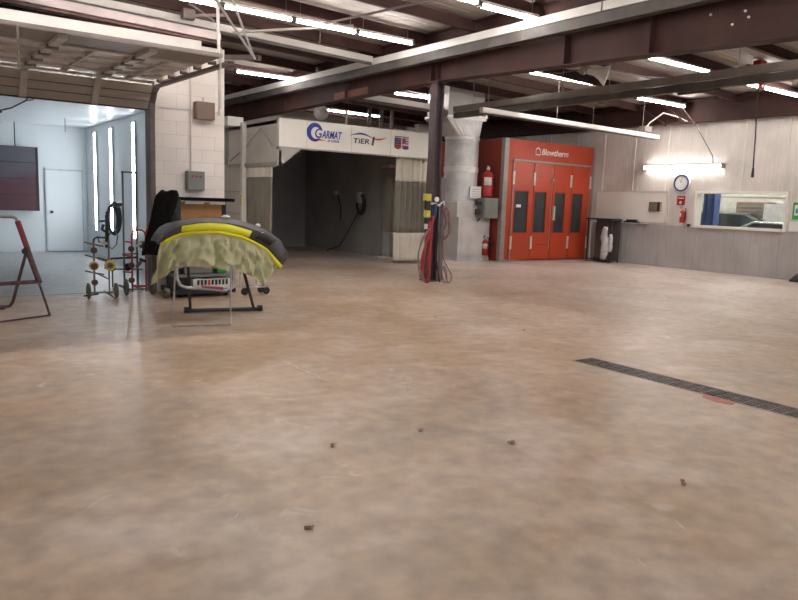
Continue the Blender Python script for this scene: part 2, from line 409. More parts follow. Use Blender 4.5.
# steelwork
st = thing('steel_column', 'dark painted steel column standing in the middle of the shop, hung with hoses', 'column', (8.5,10.8,0))
MB().box(8.41, 8.43, 10.7, 10.9, 0.02, 3.76).box(8.57, 8.59, 10.7, 10.9, .02, 3.76).box(8.43, 8.57, 10.79, 10.81, .02, 3.76).build('shaft', 'colsteel', st)
MB().box(8.35, 8.65, 10.65, 10.95, 0, .02).build('base_plate', 'colsteel', st)
MB().box(8.38, 8.62, 10.66, 10.94, 3.755, 3.77).build('cap_plate', 'colsteel', st)
bm_ = thing('steel_beam', 'deep maroon steel roof beam resting on the central column', 'beam', (8.5,8.5,3.46))
MB().prism([(8.49,YF+.05,3.435),(8.49,2.0,3.435),(8.49,10.6,3.785),(8.49,YB-.05,3.735),(8.49,YB-.05,4.66),(8.49,YF+.05,4.66)], (.02,0,0)).build('web', 'maroon', bm_)
MB().prism([(8.37,YF+.05,3.42),(8.37,2.0,3.42),(8.37,10.6,3.77),(8.37,YB-.05,3.72),(8.37,YB-.05,3.735),(8.37,10.6,3.785),(8.37,2.0,3.435),(8.37,YF+.05,3.435)], (.26,0,0)).box(8.37, 8.63, YF+.05, YB-.05, 4.66, 4.675).build('flange', 'maroon', bm_)
for y in (3.0, 6.1, 7.6, 10.72, 10.88, 14, 17):
    MB().box(8.38, 8.49, y-.006, y+.006, 3.44+.04*max(0,min(y,10.6)-2), 4.1).build('stiffener', 'maroon', bm_)
for y, z in ((4.85,3.93),(5.0,3.80),(5.3,3.97),(4.8,3.85)):
    MB().cyl((8.475,y,z), (8.49,y,z), .016, n=8).build('bolt', 'galv', bm_)

def rail(name, label, p, q, w, h, m1, low=None, m2='railgrey'):
    """a thing: white face channel, darker lower lip, ends p,q on the centre line"""
    t = thing(name, label, 'rail', ((p[0]+q[0])/2, (p[1]+q[1])/2, min(p[2],q[2])))
    MB().bar(p, q, w, h).build('channel', m1, t, bevel=.006)
    if low:
        dx, dz, lw, lh = low
        alongY = abs(q[1]-p[1]) > abs(q[0]-p[0])
        o = V((dx,0,-dz)) if alongY else V((0,dx,-dz))
        MB().bar(V(p)+o, V(q)+o, lw, lh).build('lower_channel', m2, t, bevel=.006)
    return t
ra = rail('hanging_rail', 'long white-topped rail running alongside the maroon roof beam', (8.22,21,4.41), (8.22,-3,4.24), .06, .13, 'railwhite', (.06,.15,.16,.16))
for y in (6.78,): MB().box(8.185, 8.19, y-.01, y+.01, 4.24, 4.4).build('seam', 'railgrey', ra)
for y in (19,14.95,12.4,9.4,6.2): MB().bar((8.25,y,4.3), (8.47,y,4.3), .05, .04).build('bracket', 'railgrey', ra)
rb = rail('hanging_rail', 'grey rail hung low under the roof between the centre column and the right wall', (11.5,13.9,3.84), (11.5,-2,3.82), .08, .14, 'railmid', (.04,.15,.13,.13))
for y in (13.2,10.4,9.2,6.6,4): MB().cyl((11.5,y,3.9), (11.5,y,roof_z(11.5)-.0), .008, n=6).build('hanger_rod', 'railmid', rb)
MB().bar((11.54,7.7,3.62), (11.54,6.9,3.62), .02, .10).build('splice_plate', 'railgrey', rb)
rc = rail('cross_rail', 'white rail crossing from the block wall side to the long white rail', (.3,12.5,4.60), (8.12,12.5,4.37), .05, .12, 'railmid2', (.04,.08,.06,.05))
for x in (2.2,6.9): MB().cyl((x,12.5,roof_z(x)), (x,12.5,4.4), .008, n=6).build('hanger_rod', 'railmid', rc)
rd = rail('cross_rail', 'white rail passing over the front of the open prep booth behind the column', (8.6,15,4.07), (12.2,15,4.0), .05, .13, 'railwhite', (.05,.10,.10,.06))
for x in (9.2,11.6): MB().cyl((x,15,4.05), (x,15,roof_z(x)), .008, n=6).build('hanger_rod', 'railmid', rd)
re_ = rail('cross_rail', 'long white rail hung above the red spray booth toward the right wall', (10.5,11.78,3.56), (16.9,11.78,3.49), .12, .10, 'railwhite', (.09,.05,.05,.05))
for x in (10.7,12.9,14.2,16.2): MB().cyl((x,11.78,3.56), (x,11.78,roof_z(x)), .008, n=6).build('hanger_rod', 'railmid', re_)
MB().box(16.2,16.5,11.7,11.9,3.58,3.72).build('junction_box', 'railmid', re_)
MB().tube([(16.45,11.85,3.7),(16.6,11.85,3.85),(16.8,11.6,4.1),(16.9,11.3,4.0),(17.0,11.0,3.85)], .02).build('conduit', 'pipe', re_, True)
t = rail('roof_strut', 'dusty pink-grey steel strut behind the top of the block wall', (-2,11.75,4.33), (4.6,11.75,4.13), .05, .13, 'strutc', (.03,.09,.05,.05), 'maroon')
t['category'] = 'strut'

# fluorescent fixtures
def fixture(L_, n):
    t = thing('fluorescent_light', '', 'ceiling light', (0,0,0))
    MB().box(-L_/2, L_/2, -.035, .035, .03, .075).build('housing', 'white', t)
    for s_ in (-1, 1):
        MB().cyl((-L_/2+.02, .022*s_, 0), (L_/2-.02, .022*s_, 0), .019, n=10).build('tube', 'tube', t, True)
    for s_ in (-1, 1):
        MB().box(s_*(L_/2-.012)-.022, s_*(L_/2-.012)+.022, -.048, .048, -.028, .05).build('socket', 'railgrey', t)
    for x in (-L_*.4, L_*.4): MB().cyl((x,0,.07), (x,0,n), .004, n=5).build('hanger_rod', 'railmid', t)
    return t
FX1 = fixture(1.22, .30); FX2 = fixture(2.3, .22)
first = {1: True, 2: True}
def put(kind, x, y, z, label, group, rz=0):
    f = FX1 if kind == 1 else FX2
    if first[kind]:
        first[kind] = False; f.location = (x,y,z); f['label'] = label; f['group'] = group; f.rotation_euler.z = rz; return f
    r = dup(f, (x,y,z), label, rz); r['group'] = group; return r
G1 = 'fluorescent row over the block wall'
for x, l in ((7.42,'nearest the maroon beam'),(6.18,'second from the maroon beam'),(4.94,'third from the maroon beam'),(3.70,'fourth from the maroon beam'),(2.46,'fifth from the maroon beam')):
    put(1, x, 11.0, 4.43, 'lit tube fixture in the long row above the block wall, '+l, G1)
put(1, 7.78, 8.2, 4.41, 'lit tube fixture at the top of the picture ending at the white rail', 'fluorescent row at the top')
put(1, 6.54, 8.2, 4.44, 'lit tube fixture cut by the top edge, left of the one reaching the white rail', 'fluorescent row at the top')
G3 = 'fluorescent rows overhead and behind the camera'
for x in (4.6, 2.1, -.4): put(2, x, 8.2, 4.55, 'unseen tube fixture overhead, added to light the shop', G3)
G2 = 'far fluorescent lights under the roof'
def putw(x0, x1, y, z, label):
    f = put(2, (x0+x1)/2, y, z, label, G2); f.scale.x = (x1-x0)/2.3
putw(6.75, 8.35, 16.3, 4.43, 'lit tube fixture beyond the hanging white pipe, left of the maroon beam')
put(1, 5.2, 18.9, 4.45, 'small far lit tube just right of the top of the block wall', G2)
putw(11.5, 13.9, 20.8, 4.42, 'farthest lit tube fixture, seen just above the open prep booth header')
putw(10.8, 12.62, 15.6, 4.33, 'lit tube fixture crossing behind the top of the centre column')
putw(11.12, 13.43, 11.2, 4.38, 'lit tube fixture nearest right of the column, below the maroon beam')
putw(11.85, 13.95, 8.63, 4.40, 'lit tube fixture touching the upper edge of the grey rail')
putw(14.85, 16.9, 11.07, 4.22, 'lit tube by the top of the right wall, below the grey rail')
putw(14.4, 16.7, 8.12, 4.18, 'lit tube fixture at the right edge by the red hose reel')
G3 = 'fluorescent rows overhead and behind the camera'
for y, xs_ in ((4.6, (2.5, 6.3, 11.2, 15.2)), (.2, (6.3, 13.2)), (-3.4, (2.5, 11.2))):  # unseen rows added to light the shop from overhead and behind
    for x in xs_: put(2, x, y, 4.45 if x > 8 else 4.55, 'unseen tube fixture overhead, added to light the shop', G3)
for x in (-3.5,):  # further unseen fixtures added for light at the left
    for y in (8, 3): put(2, x, y, 4.6, 'unseen tube fixture overhead, added to light the shop', G3)
put(2, -2.9, 8.2, 4.55, 'unseen tube fixture overhead, added to light the shop', G3)
# wall light on the right wall (tubes run along the wall)
t = thing('wall_light', 'bright tube light mounted lengthwise high on the right wall', 'wall light', (XR,11.1,2.66))
MB().box(XR-.07, XR, 9.95, 12.27, 2.66, 2.75).build('housing', 'white', t, bevel=.01)
MB().cyl((XR-.11,9.98,2.69), (XR-.11,12.24,2.69), .038, n=12).build('tube', 'walltube', t, True)
for y in (9.95, 12.25): MB().box(XR-.16, XR, y-.02, y+.02, 2.64, 2.76).build('end_cap', 'railmid', t)
# bay lights: tall glowing slots
t = thing('bay_light', 'tall glowing tube light on the bay side wall, farthest left of three', 'wall light', (3.99,18.05,.55), 'tall lights in the white bay')
MB().box(3.965, 3.999, 17.94, 18.16, .56, 2.92).build('frame', 'bayseam', t)
MB().box(3.955, 3.965, 17.98, 18.12, .6, 2.88).build('tube_lens', 'baytube', t)
dup(t, (3.99,16.55,.55), 'tall glowing tube light on the bay side wall above the coiled hose')
dup(t, (3.99,14.75,.55), 'tall glowing tube light on the bay side wall nearest the opening')
BUMP={'top':[(2.602,8.552,0.942),(2.640,8.526,1.033),(2.691,8.492,1.108),(2.766,8.450,1.158),(2.851,8.412,1.183),(2.940,8.381,1.204),(3.033,8.359,1.224),(3.132,8.345,1.229),(3.235,8.340,1.233),(3.342,8.344,1.236),(3.453,8.355,1.216),(3.570,8.376,1.196),(3.688,8.403,1.164),(3.813,8.439,1.131),(3.935,8.479,1.084),(4.053,8.522,1.020),(4.175,8.571,0.953),(4.256,8.605,0.856),(4.337,8.640,0.755)],
'top2':[(2.555,8.416,0.928),(2.600,8.383,1.010),(2.656,8.347,1.078),(2.730,8.305,1.124),(2.811,8.269,1.150),(2.898,8.239,1.170),(2.989,8.218,1.189),(3.085,8.205,1.186),(3.185,8.200,1.184),(3.290,8.204,1.181),(3.398,8.216,1.162),(3.511,8.236,1.141),(3.627,8.263,1.112),(3.747,8.298,1.077),(3.864,8.337,1.028),(3.974,8.378,0.960),(4.079,8.419,0.885),(4.153,8.450,0.788),(4.229,8.483,0.688)],
'low':[(2.541,8.389,0.924),(2.602,8.345,0.975),(2.668,8.303,1.018),(2.740,8.265,1.049),(2.818,8.232,1.066),(2.899,8.206,1.073),(2.984,8.187,1.080),(3.073,8.175,1.087),(3.164,8.170,1.085),(3.259,8.172,1.067),(3.357,8.182,1.049),(3.460,8.198,1.031),(3.562,8.220,0.997),(3.664,8.247,0.953),(3.771,8.280,0.907),(3.873,8.314,0.850),(3.959,8.346,0.774),(4.048,8.382,0.696),(4.141,8.420,0.616)],
'lip':[(2.544,8.399,0.893),(2.604,8.355,0.944),(2.670,8.314,0.987),(2.742,8.276,1.018),(2.818,8.243,1.036),(2.899,8.217,1.043),(2.983,8.197,1.050),(3.071,8.185,1.056),(3.162,8.180,1.055),(3.255,8.182,1.038),(3.352,8.191,1.020),(3.454,8.206,1.001),(3.556,8.227,0.970),(3.657,8.253,0.926),(3.763,8.285,0.881),(3.864,8.320,0.826),(3.941,8.347,0.745),(4.019,8.378,0.663),(4.101,8.411,0.578)],
'ytop':[(2.755,8.241,1.138),(2.847,8.205,1.156),(2.944,8.179,1.174),(3.046,8.162,1.183),(3.153,8.155,1.178),(3.266,8.158,1.172),(3.381,8.171,1.147),(3.501,8.193,1.116),(3.628,8.224,1.085)],
'ybot':[(2.744,8.246,1.065),(2.833,8.210,1.077),(2.927,8.182,1.088),(3.025,8.165,1.095),(3.127,8.156,1.087),(3.235,8.156,1.079),(3.346,8.166,1.061),(3.461,8.185,1.034),(3.583,8.212,1.007)],
'dtop':[(3.805,8.317,1.062),(3.835,8.327,1.051),(3.865,8.337,1.040),(3.895,8.348,1.030),(3.926,8.359,1.019),(3.956,8.371,1.005),(3.985,8.382,0.990),(4.014,8.393,0.975),(4.043,8.405,0.960)],
'dbot':[(3.694,8.282,0.994),(3.721,8.290,0.983),(3.749,8.298,0.971),(3.776,8.307,0.959),(3.804,8.316,0.948),(3.831,8.325,0.934),(3.859,8.335,0.921),(3.886,8.344,0.907),(3.914,8.354,0.893)],
'pt':[(2.541,8.389,0.906),(2.601,8.345,0.957),(2.666,8.304,0.998),(2.738,8.266,1.026),(2.814,8.233,1.042),(2.895,8.207,1.049),(2.978,8.188,1.056),(3.065,8.176,1.063),(3.155,8.170,1.062),(3.248,8.172,1.045),(3.344,8.180,1.027),(3.445,8.195,1.009),(3.546,8.216,0.979),(3.646,8.242,0.936),(3.751,8.273,0.891),(3.854,8.308,0.839),(3.929,8.335,0.759),(4.007,8.365,0.677),(4.086,8.397,0.593)],
'pb':[(2.456,8.520,0.411),(2.527,8.458,0.462),(2.594,8.407,0.523),(2.658,8.366,0.592),(2.728,8.327,0.647),(2.817,8.288,0.648),(2.909,8.257,0.649),(3.005,8.236,0.642),(3.106,8.223,0.630),(3.211,8.220,0.617),(3.321,8.226,0.600),(3.436,8.240,0.580),(3.553,8.262,0.542),(3.675,8.293,0.503),(3.748,8.314,0.410),(3.817,8.335,0.358),(3.892,8.362,0.445),(3.988,8.397,0.519),(4.111,8.447,0.575)],}
# ------------------------------------------------------------ overhead door
t = thing('overhead_door', 'beige sectional overhead door rolled up under its tracks at the upper left', 'overhead door', (1,10.8,2.7))
DX0, DX1 = -1.15, 3.12
def dz_(y): return 3.09 - .012*(10.6-y) if y < 10.6 else 3.09
# curved lowest section: profile in YZ
MB().hexa([(DX0,10.84,2.73),(DX1,10.84,2.73),(DX1,10.88,2.73),(DX0,10.88,2.73),(DX0,10.55,3.04),(DX1,10.55,3.04),(DX1,10.60,3.07),(DX0,10.60,3.07)]).build('bottom_section', 'doorbeige', t)
for gz in (.33, .66): MB().bar((DX0,10.84-.29*gz-.006,2.73+.31*gz), (DX1,10.84-.29*gz-.006,2.73+.31*gz), .012, .014).build('section_groove', 'trackdark', t)
MB().bar((DX0,10.86,2.735), (DX1,10.86,2.735), .05, .035).build('bottom_seal', 'rubber', t)
def hpanel(y0, y1, name, m, x0=DX0, x1=DX1, dz=0, th=.045):
    return MB().hexa([(x0,y0,dz_(y0)+dz),(x1,y0,dz_(y0)+dz),(x1,y1,dz_(y1)+dz),(x0,y1,dz_(y1)+dz),(x0,y0,dz_(y0)+dz+th),(x1,y0,dz_(y0)+dz+th),(x1,y1,dz_(y1)+dz+th),(x0,y1,dz_(y1)+dz+th)]).build(name, m, t)
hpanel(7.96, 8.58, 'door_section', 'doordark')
for k in range(4): hpanel(8.6+k*.49, 8.6+k*.49+.47, 'door_section', 'insul', dz=.02)
hpanel(7.90, 7.955, 'top_rail', 'doorrib', dz=-.005, th=.035)
for x in (-.55, .45, 1.48, 2.38):
    MB().bar((x,8.0,dz_(8)-.02), (x,10.56,dz_(10.56)-.02), .09, .05).build('stile', 'doorrib', t)
    MB().bar((x,10.53,3.03), (x,10.82,2.74), .085, .05).build('stile', 'doorrib', t)
for x in (-.05, .96, 1.93, 2.75): MB().bar((x,8.6,dz_(8.6)-.005), (x,10.56,dz_(10.56)-.005), .045, .035).build('stile', 'doorrib', t)
for k in range(4):
    y = 8.59+k*.49
    MB().bar((DX0,y,dz_(y)-.005), (DX1,y,dz_(y)-.005), .03, .03).build('section_joint', 'doorrib', t)
    for x in (.45, 1.48, 2.38): MB().box(x-.06, x+.06, y-.045, y+.045, dz_(y)-.06, dz_(y)-.02).build('hinge', 'trackdark', t)
tr = [(3.2,10.88,0.3),(3.2,10.88,2.62),(3.2,10.85,2.83),(3.2,10.74,2.98),(3.2,10.6,3.04),(3.2,7.85,3.0)]
mb = MB()
for a, b_ in zip(tr, tr[1:]): mb.bar(a, b_, .035, .075, (1,0,0))
mb.build('track', 'trackdark', t)
MB().bar((3.23,10.6,3.10), (3.23,8.2,3.02), .05, .02).build('track_angle', 'railmid', t)
MB().bar((3.16,7.9,3.06), (3.32,7.35,3.0), .05, .05).build('track_end', 'trackdark', t)
MB().bar((3.1,7.92,2.88), (3.1,7.92,3.16), .02, .02).build('end_plate', 'white', t)
for k in range(5): MB().cyl((3.12,8.35+k*.5,dz_(8.35+k*.5)-.0), (3.21,8.35+k*.5,dz_(8.35+k*.5)-.0), .028, n=10).build('roller', 'trackdark', t)
MB().tube([(1.06,7.88,3.05),(1.06,7.88,2.72),(1.06,7.9,2.66)], .012, 6).build('pull_rod', 'railmid', t)
h = thing('track_hanger', 'white painted angle braces hanging the door track from the roof', 'brace', (3.34,7.4,2.98))
MB().bar((3.27,7.36,2.98), (1.75,7.36,4.83), .035, .012).build('angle', 'pipe', h)
MB().bar((3.27,7.38,3.0), (2.45,7.4,4.83), .03, .012).build('angle', 'pipe', h)
o = MB().tube([(3.52,9,2.56),(3.50,9,3.4),(3.46,9,4.82)], .02, 10).build('drop_pipe', 'pipe', smooth=True); tag(o, 'thin white drop pipe hanging from the roof in front of the far lights', 'pipe')
MB().cyl((3.52,9,2.54), (3.52,9,2.62), .03).build('nozzle', 'header', o)

# ------------------------------------------------------------ block wall fittings
o = MB().box(3.83, 4.12, 10.74, 10.9, 2.66, 2.92).build('speaker_box', 'brownbox', bevel=.01); tag(o, 'brown square box fixed high on the white block wall', 'box')
MB().box(3.85, 4.10, 10.733, 10.74, 2.68, 2.90).build('front_cover', 'brownbox', o)
t = thing('control_box', 'grey push-button box on the white block wall with red buttons', 'control box', (3.83,10.9,1.58))
MB().box(3.70, 3.97, 10.78, 10.9, 1.58, 1.87).build('enclosure', 'grey', t, bevel=.01)
for x in (3.77, 3.835, 3.90): MB().cyl((x,10.78,1.79), (x,10.765,1.79), .015, n=10).build('button', 'ext', t)
o = MB().tube([(3.78,10.87,1.87),(3.78,10.87,3.2),(3.76,10.87,3.7)], .012, 8).build('conduit', 'pipe'); tag(o, 'thin vertical conduit rising from the grey control box', 'conduit')
o = MB().tube([(3.3,10.88,2.78),(4.3,10.88,2.80)], .008, 6).build('conduit', 'pipe'); tag(o, 'thin horizontal conduit across the block wall behind the brown box', 'conduit')
MB().cyl((3.98,10.88,2.8), (3.98,10.88,3.0), .006, n=6).build('riser', 'railmid', o)

# ------------------------------------------------------------ bay contents
t = thing('hanging_board', 'large stained maroon and grey board hung on the back wall of the white bay', 'board', (2.3,18.95,1.0))
mb = MB().box(1.62, 2.87, 18.9, 18.96, 1.0, 2.5); mb.build('board', 'board', t)
for z in (1.38, 1.75, 2.13): MB().box(1.62, 2.87, 18.885, 18.9, z-.008, z+.008).build('batten', 'darktube', t)
for x in (2.40,): MB().cyl((x,18.93,2.5), (x,18.93,3.05), .012, n=6).build('hanger_rod', 'darktube', t)
MB().cyl((1.75,18.93,2.5), (1.75,18.93,3.05), .012, n=6).build('hanger_rod', 'darktube', t)
MB().box(2.83, 2.87, 18.88, 18.9, 1.0, 2.5).build('edge_strip', 'darktube', t)
o = MB().tube([(3.1,16.8,3.05),(3.1,16.8,2.75)], .006, 5).build('hanging_wire', 'wire'); tag(o, 'short wire hanging from the white bay ceiling above the door', 'wire')
t = thing('ceiling_hook', 'dark hook and linkage on the white bay ceiling at the left edge', 'hook', (1.75,13.2,2.93))
MB().tube([(1.45,13,2.72),(1.62,13.0,2.78),(1.85,13.1,2.93),(1.9,13.1,3.05)], .012, 6).build('arm', 'darktube', t)
MB().lathe([(0,0),(.035,.01),(.04,.03),(.02,.06),(0,.065)], (1.45,13,2.68)).build('weight', 'darktube', t, True)
MB().tube([(1.85,13.1,2.93),(1.95,13.1,2.95),(1.95,13.1,3.05)], .01, 6).build('link', 'darktube', t)
t = thing('coiled_hose', 'dark hose coiled on the bay side wall under the middle tall light', 'hose', (3.93,16.1,.6))
mb = MB()
for k in range(6): mb.torus((3.85-.012*k,15.85+.02*math.sin(k*2),.94+.015*math.cos(k*3)), (1,.25,0), .34-.014*k, .016, 26, 6, .8)
mb.build('coil', 'rubber', t, True)
MB().tube([(3.82,16.0,.7),(3.8,16.5,.42),(3.75,16.9,.38),(3.75,17.0,.5)], .014, 6).build('tail', 'rubber', t, True)
MB().box(3.80, 4.0, 15.8, 15.9, 1.22, 1.28).build('hook', 'darktube', t)
t = thing('steel_frame_rack', 'tall thin steel frame standing inside the bay behind the red cart', 'rack', (3.08,11.6,0))
for x in (2.92, 3.12):
    MB().bar((x,11.5,0.0), (x,11.5,1.83), .022, .022).build('upright', 'standdim', t)
MB().bar((2.9,11.5,1.82), (3.14,11.5,1.82), .022, .022).build('crossbar', 'standdim', t)
MB().bar((2.9,11.5,.55), (3.14,11.5,.55), .022, .022).build('crossbar', 'standdim', t)
for x in (2.92, 3.12): MB().bar((x,11.2,.018), (x,11.8,.018), .035, .036).build('foot', 'standdim', t)

# ------------------------------------------------------------ wheel carts
def caster(mb_par, x, y, m='wheelc', r=.12, w=.036, ax=(1,0,0)):
    a = V(ax)
    o = MB().lathe([(r*.25,0),(r*.8,0),(r,w*.25),(r,w*.75),(r*.8,w),(r*.25,w)], V((x,y,r))-a*w/2, ax, 18).build('wheel', m, mb_par, True)
    MB().cyl(V((x,y,r))-a*(w/2+.008), V((x,y,r))+a*(w/2+.008), r*.25, n=8).build('hub', 'darktube', o)
def disc(par, x, y, z, m, r, w=.03, ax=(0,1,0), name='disc'):
    a = V(ax)
    o = MB().lathe([(r*.3,0),(r*.85,0),(r,w*.3),(r,w*.7),(r*.85,w),(r*.3,w)], V((x,y,z))-a*w/2, ax, 18).build(name, m, par, True)
    MB().cyl(V((x,y,z))-a*(w/2+.006), V((x,y,z))+a*(w/2+.006), r*.32, n=10).build('hub', 'darktube', o)
t = thing('wheeled_stand', 'olive grey wheeled parts stand with a yellow disc, at the bay opening', 'parts stand', (2.36,10.5,0))
for x in (2.26, 2.46): MB().tube([(x,10.5,.06),(x,10.5,.84)], .013, 8).build('upright', 'cartgrey', t)
MB().tube([(2.26,10.5,.80),(2.27,10.5,.85),(2.31,10.5,.87),(2.46,10.52,.86)], .013, 8).build('top_tube', 'darktube', t, True)
MB().bar((2.16,10.5,.09), (2.56,10.5,.09), .025, .025).build('base_bar', 'cartgrey', t)
MB().bar((2.46,10.2,.05), (2.46,10.8,.07), .025, .025).build('base_bar', 'cartgrey', t)
MB().tube([(2.1,10.42,.06),(2.3,10.48,.07)], .012, 6).build('foot', 'darktube', t)
for z in (.80, .62, .40):
    MB().tube([(2.13,10.42,z+.01),(2.26,10.5,z-.03),(2.4,10.55,z-.06)], .011, 6).build('arm', 'cartgrey', t)
MB().tube([(2.26,10.5,.38),(2.46,10.5,.27)], .01, 6).build('arm', 'cartgrey', t)
for z in (.69, .47, .24): disc(t, 2.255, 10.46, z, 'brown', .045)
disc(t, 2.255, 10.49, .47, 'yellow', .065, .02)
disc(t, 2.465, 10.46, .475, 'yellow', .078, .025, name='yellow_disc')
disc(t, 2.465, 10.435, .475, 'wheelc', .045, .015)
MB().bar((2.31,10.5,.58), (2.45,10.53,.53), .06, .035).build('rest_pad', 'wheelc', t, bevel=.01)
MB().bar((2.36,10.5,.80), (2.45,10.53,.78), .05, .04).build('rest_pad', 'tape', t, bevel=.01)
caster(t, 2.18, 10.5, r=.115); caster(t, 2.55, 10.5, r=.11)
g_ = thing('spray_tool', 'dark spray tool with its handle standing on top of the olive grey parts stand', 'tool', (2.46,10.56,.6))
MB().tube([(2.455,10.56,.72),(2.455,10.56,1.18)], [.03,.022], 10).build('body', 'rubber', g_, True)
MB().tube([(2.455,10.56,1.1),(2.36,10.56,1.09)], .016, 8).build('nozzle', 'blueg', g_, True)
MB().tube([(2.41,10.56,1.05),(2.39,10.56,.98),(2.43,10.56,.95)], .022, 8).build('trigger', 'blueg', g_, True)
MB().cyl((2.455,10.56,1.17), (2.455,10.56,1.23), .012).build('cap', 'black', g_)
MB().tube([(2.46,10.56,.75),(2.52,10.56,.70),(2.58,10.56,.76),(2.6,10.56,.9)], .007, 6).build('cord', 'rubber', g_, True)

t = thing('wheeled_stand', 'red wheeled parts stand with a hoop handle, beside the block wall', 'parts stand', (2.93,10.72,0))
MB().tube([(2.83,10.7,.05),(2.83,10.7,.88),(2.85,10.7,.94),(2.89,10.7,.965),(2.97,10.7,.965),(3.01,10.7,.94),(3.03,10.7,.88),(3.03,10.7,.05)], .014, 8).build('hoop_frame', 'cartred', t, True)
MB().bar((2.74,10.7,.09), (3.1,10.7,.09), .022, .022).build('base_bar', 'cartgrey', t)
MB().bar((2.83,10.69,.14), (3.03,10.69,.13), .03, .03).build('base_bar', 'cartred', t)
MB().tube([(3.03,10.7,.9),(3.09,10.68,1.08)], [.013,.02], 8).build('handle', 'cartred', t, True)
for z, l in ((.80,.10), (.60,.14), (.36,.14)):
    MB().tube([(2.83-l,10.66,z),(2.83,10.69,z-.02)], .012, 6).build('arm', 'cartred', t)
for z in (.69, .45, .23): disc(t, 2.81, 10.66, z, 'brown', .045)
disc(t, 2.97, 10.66, .75, 'brown', .055, .03)
MB().bar((2.88,10.66,.73), (2.96,10.66,.78), .04, .035).build('rest_pad', 'tape', t, bevel=.008)
MB().bar((2.88,10.66,.42), (2.97,10.66,.53), .05, .045).build('rest_pad', 'wheelc', t, bevel=.008)
MB().bar((2.93,10.66,.54), (3.02,10.66,.50), .05, .04).build('rest_pad', 'rubber', t, bevel=.008)
caster(t, 2.74, 10.7, r=.125); caster(t, 3.12, 10.7, r=.12)
t = thing('low_dolly', 'low black wheeled dolly inside the bay behind the red stand', 'dolly', (2.95,11.75,0))
MB().tube([(2.75,11.7,.36),(2.78,11.72,.46),(3.2,11.75,.47)], .016, 8).build('handle', 'black', t, True)
MB().bar((2.7,11.75,.30), (3.25,11.75,.28), .2, .02).build('deck', 'standdim', t)
for x in (2.76, 3.0): disc(t, x, 11.6, .33, 'black', .06, .04)
for x in (2.8, 3.2): MB().bar((x,11.75,.0), (x,11.75,.28), .02, .02).build('leg', 'standdim', t)

# ------------------------------------------------------------ folding stand at the left edge
t = thing('folding_stand', 'folding purple steel work stand with red grip, alone at the left edge', 'work stand', (.95,9.3,0))
XA, XB = .36, 1.0
def mir(pts): return [(2*.83-x, y, z) for x, y, z in pts]
fr = [(1.17,9.35,1.18),(1.27,9.31,.80),(1.37,9.25,.40),(1.47,9.2,.0)]
MB().tube([(.49,9.35,1.18),(1.12,9.35,1.18),(1.16,9.35,1.165),(1.2,9.345,1.10)], .018, 8).build('top_bar', 'standgrey', t, True)
for f in (lambda p: p, mir):
    MB().tube(f([(1.18,9.345,1.13),(1.27,9.31,.80)]), .032, 10).build('grip', 'standred', t, True)
    MB().tube(f([(1.26,9.312,.82),(1.37,9.25,.42)]), .034, 10).build('leg_sleeve', 'stand', t, True)
    MB().tube(f([(1.36,9.25,.44),(1.47,9.22,.01)]), .014, 8).build('leg', 'stand', t, True)
    MB().tube(f([(1.26,9.36,.76),(1.13,9.62,.14),(1.10,9.63,.09),(1.02,9.63,.075)]), .019, 8).build('leg', 'stand', t, True)
    MB().lathe([(0,0),(.03,0),(.04,.02),(.03,.04),(0,.04)], f([(1.24,9.26,.78)])[0], (0,1,0), 12).build('pivot_knob', 'black', t, True)
MB().tube([(1.04,9.63,.075),(.6,9.63,.075)], .03, 8).build('rear_bar', 'stand', t, True)
MB().tube([(1.40,9.26,.42),(.8,9.26,.40),(.26,9.26,.38)], .024, 8).build('cross_bar', 'stand', t, True)
MB().tube([(1.47,9.22,.012),(.9,8.95,.012),(.19,8.85,.012)], .011, 6).build('floor_bar', 'stand', t, True)

# ------------------------------------------------------------ bumper on its stand
t = thing('folding_stand', 'grey folding steel stand carrying the yellow and grey bumper', 'work stand', (3.1,8.3,0))
MB().tube([(2.60,8.02,.66),(2.53,7.92,.012),(3.16,7.76,.012),(3.24,7.95,.66)], .012, 8).build('front_leg', 'standgrey', t)
MB().tube([(2.605,8.0,.68),(2.60,7.97,.56),(2.63,7.96,.47),(2.7,7.955,.445),(3.16,7.89,.40),(3.24,7.89,.43),(3.26,7.92,.50),(3.27,7.97,.68)], .020, 8).build('cross_tube', 'standgrey', t, True)
MB().tube([(2.88,7.94,.435),(3.12,7.90,.415)], .026, 8).build('grip', 'standred', t, True)
for a, b_ in (((2.96,8.64,.66),(3.04,8.80,.05)), ((3.62,8.5,.62),(3.84,8.63,.03))):
    MB().tube([a, b_], .020, 8).build('rear_leg', 'darktube', t, True)
MB().tube([(3.00,8.83,.03),(3.92,8.62,.03)], .026, 8).build('rear_bar', 'darktube', t, True)
for p in ((3.00,8.83,.04),(3.92,8.62,.04)): MB().lathe([(0,-.03),(.04,-.03),(.04,.03),(0,.03)], p, (1,-.2,0), 12).build('foot', 'black', t, True)
MB().tube([(2.60,8.02,.665),(2.8,8.3,.665),(2.96,8.64,.665)], .018, 8).build('top_bar', 'standgrey', t, True)
MB().tube([(3.27,7.97,.665),(3.4,8.2,.665),(3.62,8.5,.63)], .018, 8).build('top_bar', 'standgrey', t, True)
BP = {k: [V(p) for p in v] for k, v in BUMP.items()}
t = thing('car_bumper', 'dark grey car bumper with a fluorescent yellow strip lying over the stand', 'bumper', (3.2,8.3,.6))
back = [p + V((0,.42,-.02)) for p in BP['top']]
MB().grid([back, BP['top'], BP['top2'], BP['low']], .008).build('shell', 'bump', t, True)
MB().grid([[p+V((0,-.012,.004)) for p in BP['low']], [p+V((0,-.012,-.004)) for p in BP['lip']]], .02).build('yellow_lip', 'bumpy', t, True)
MB().grid([BP['ytop'], BP['ybot']], .012).build('yellow_strip', 'bumpy', t, True)
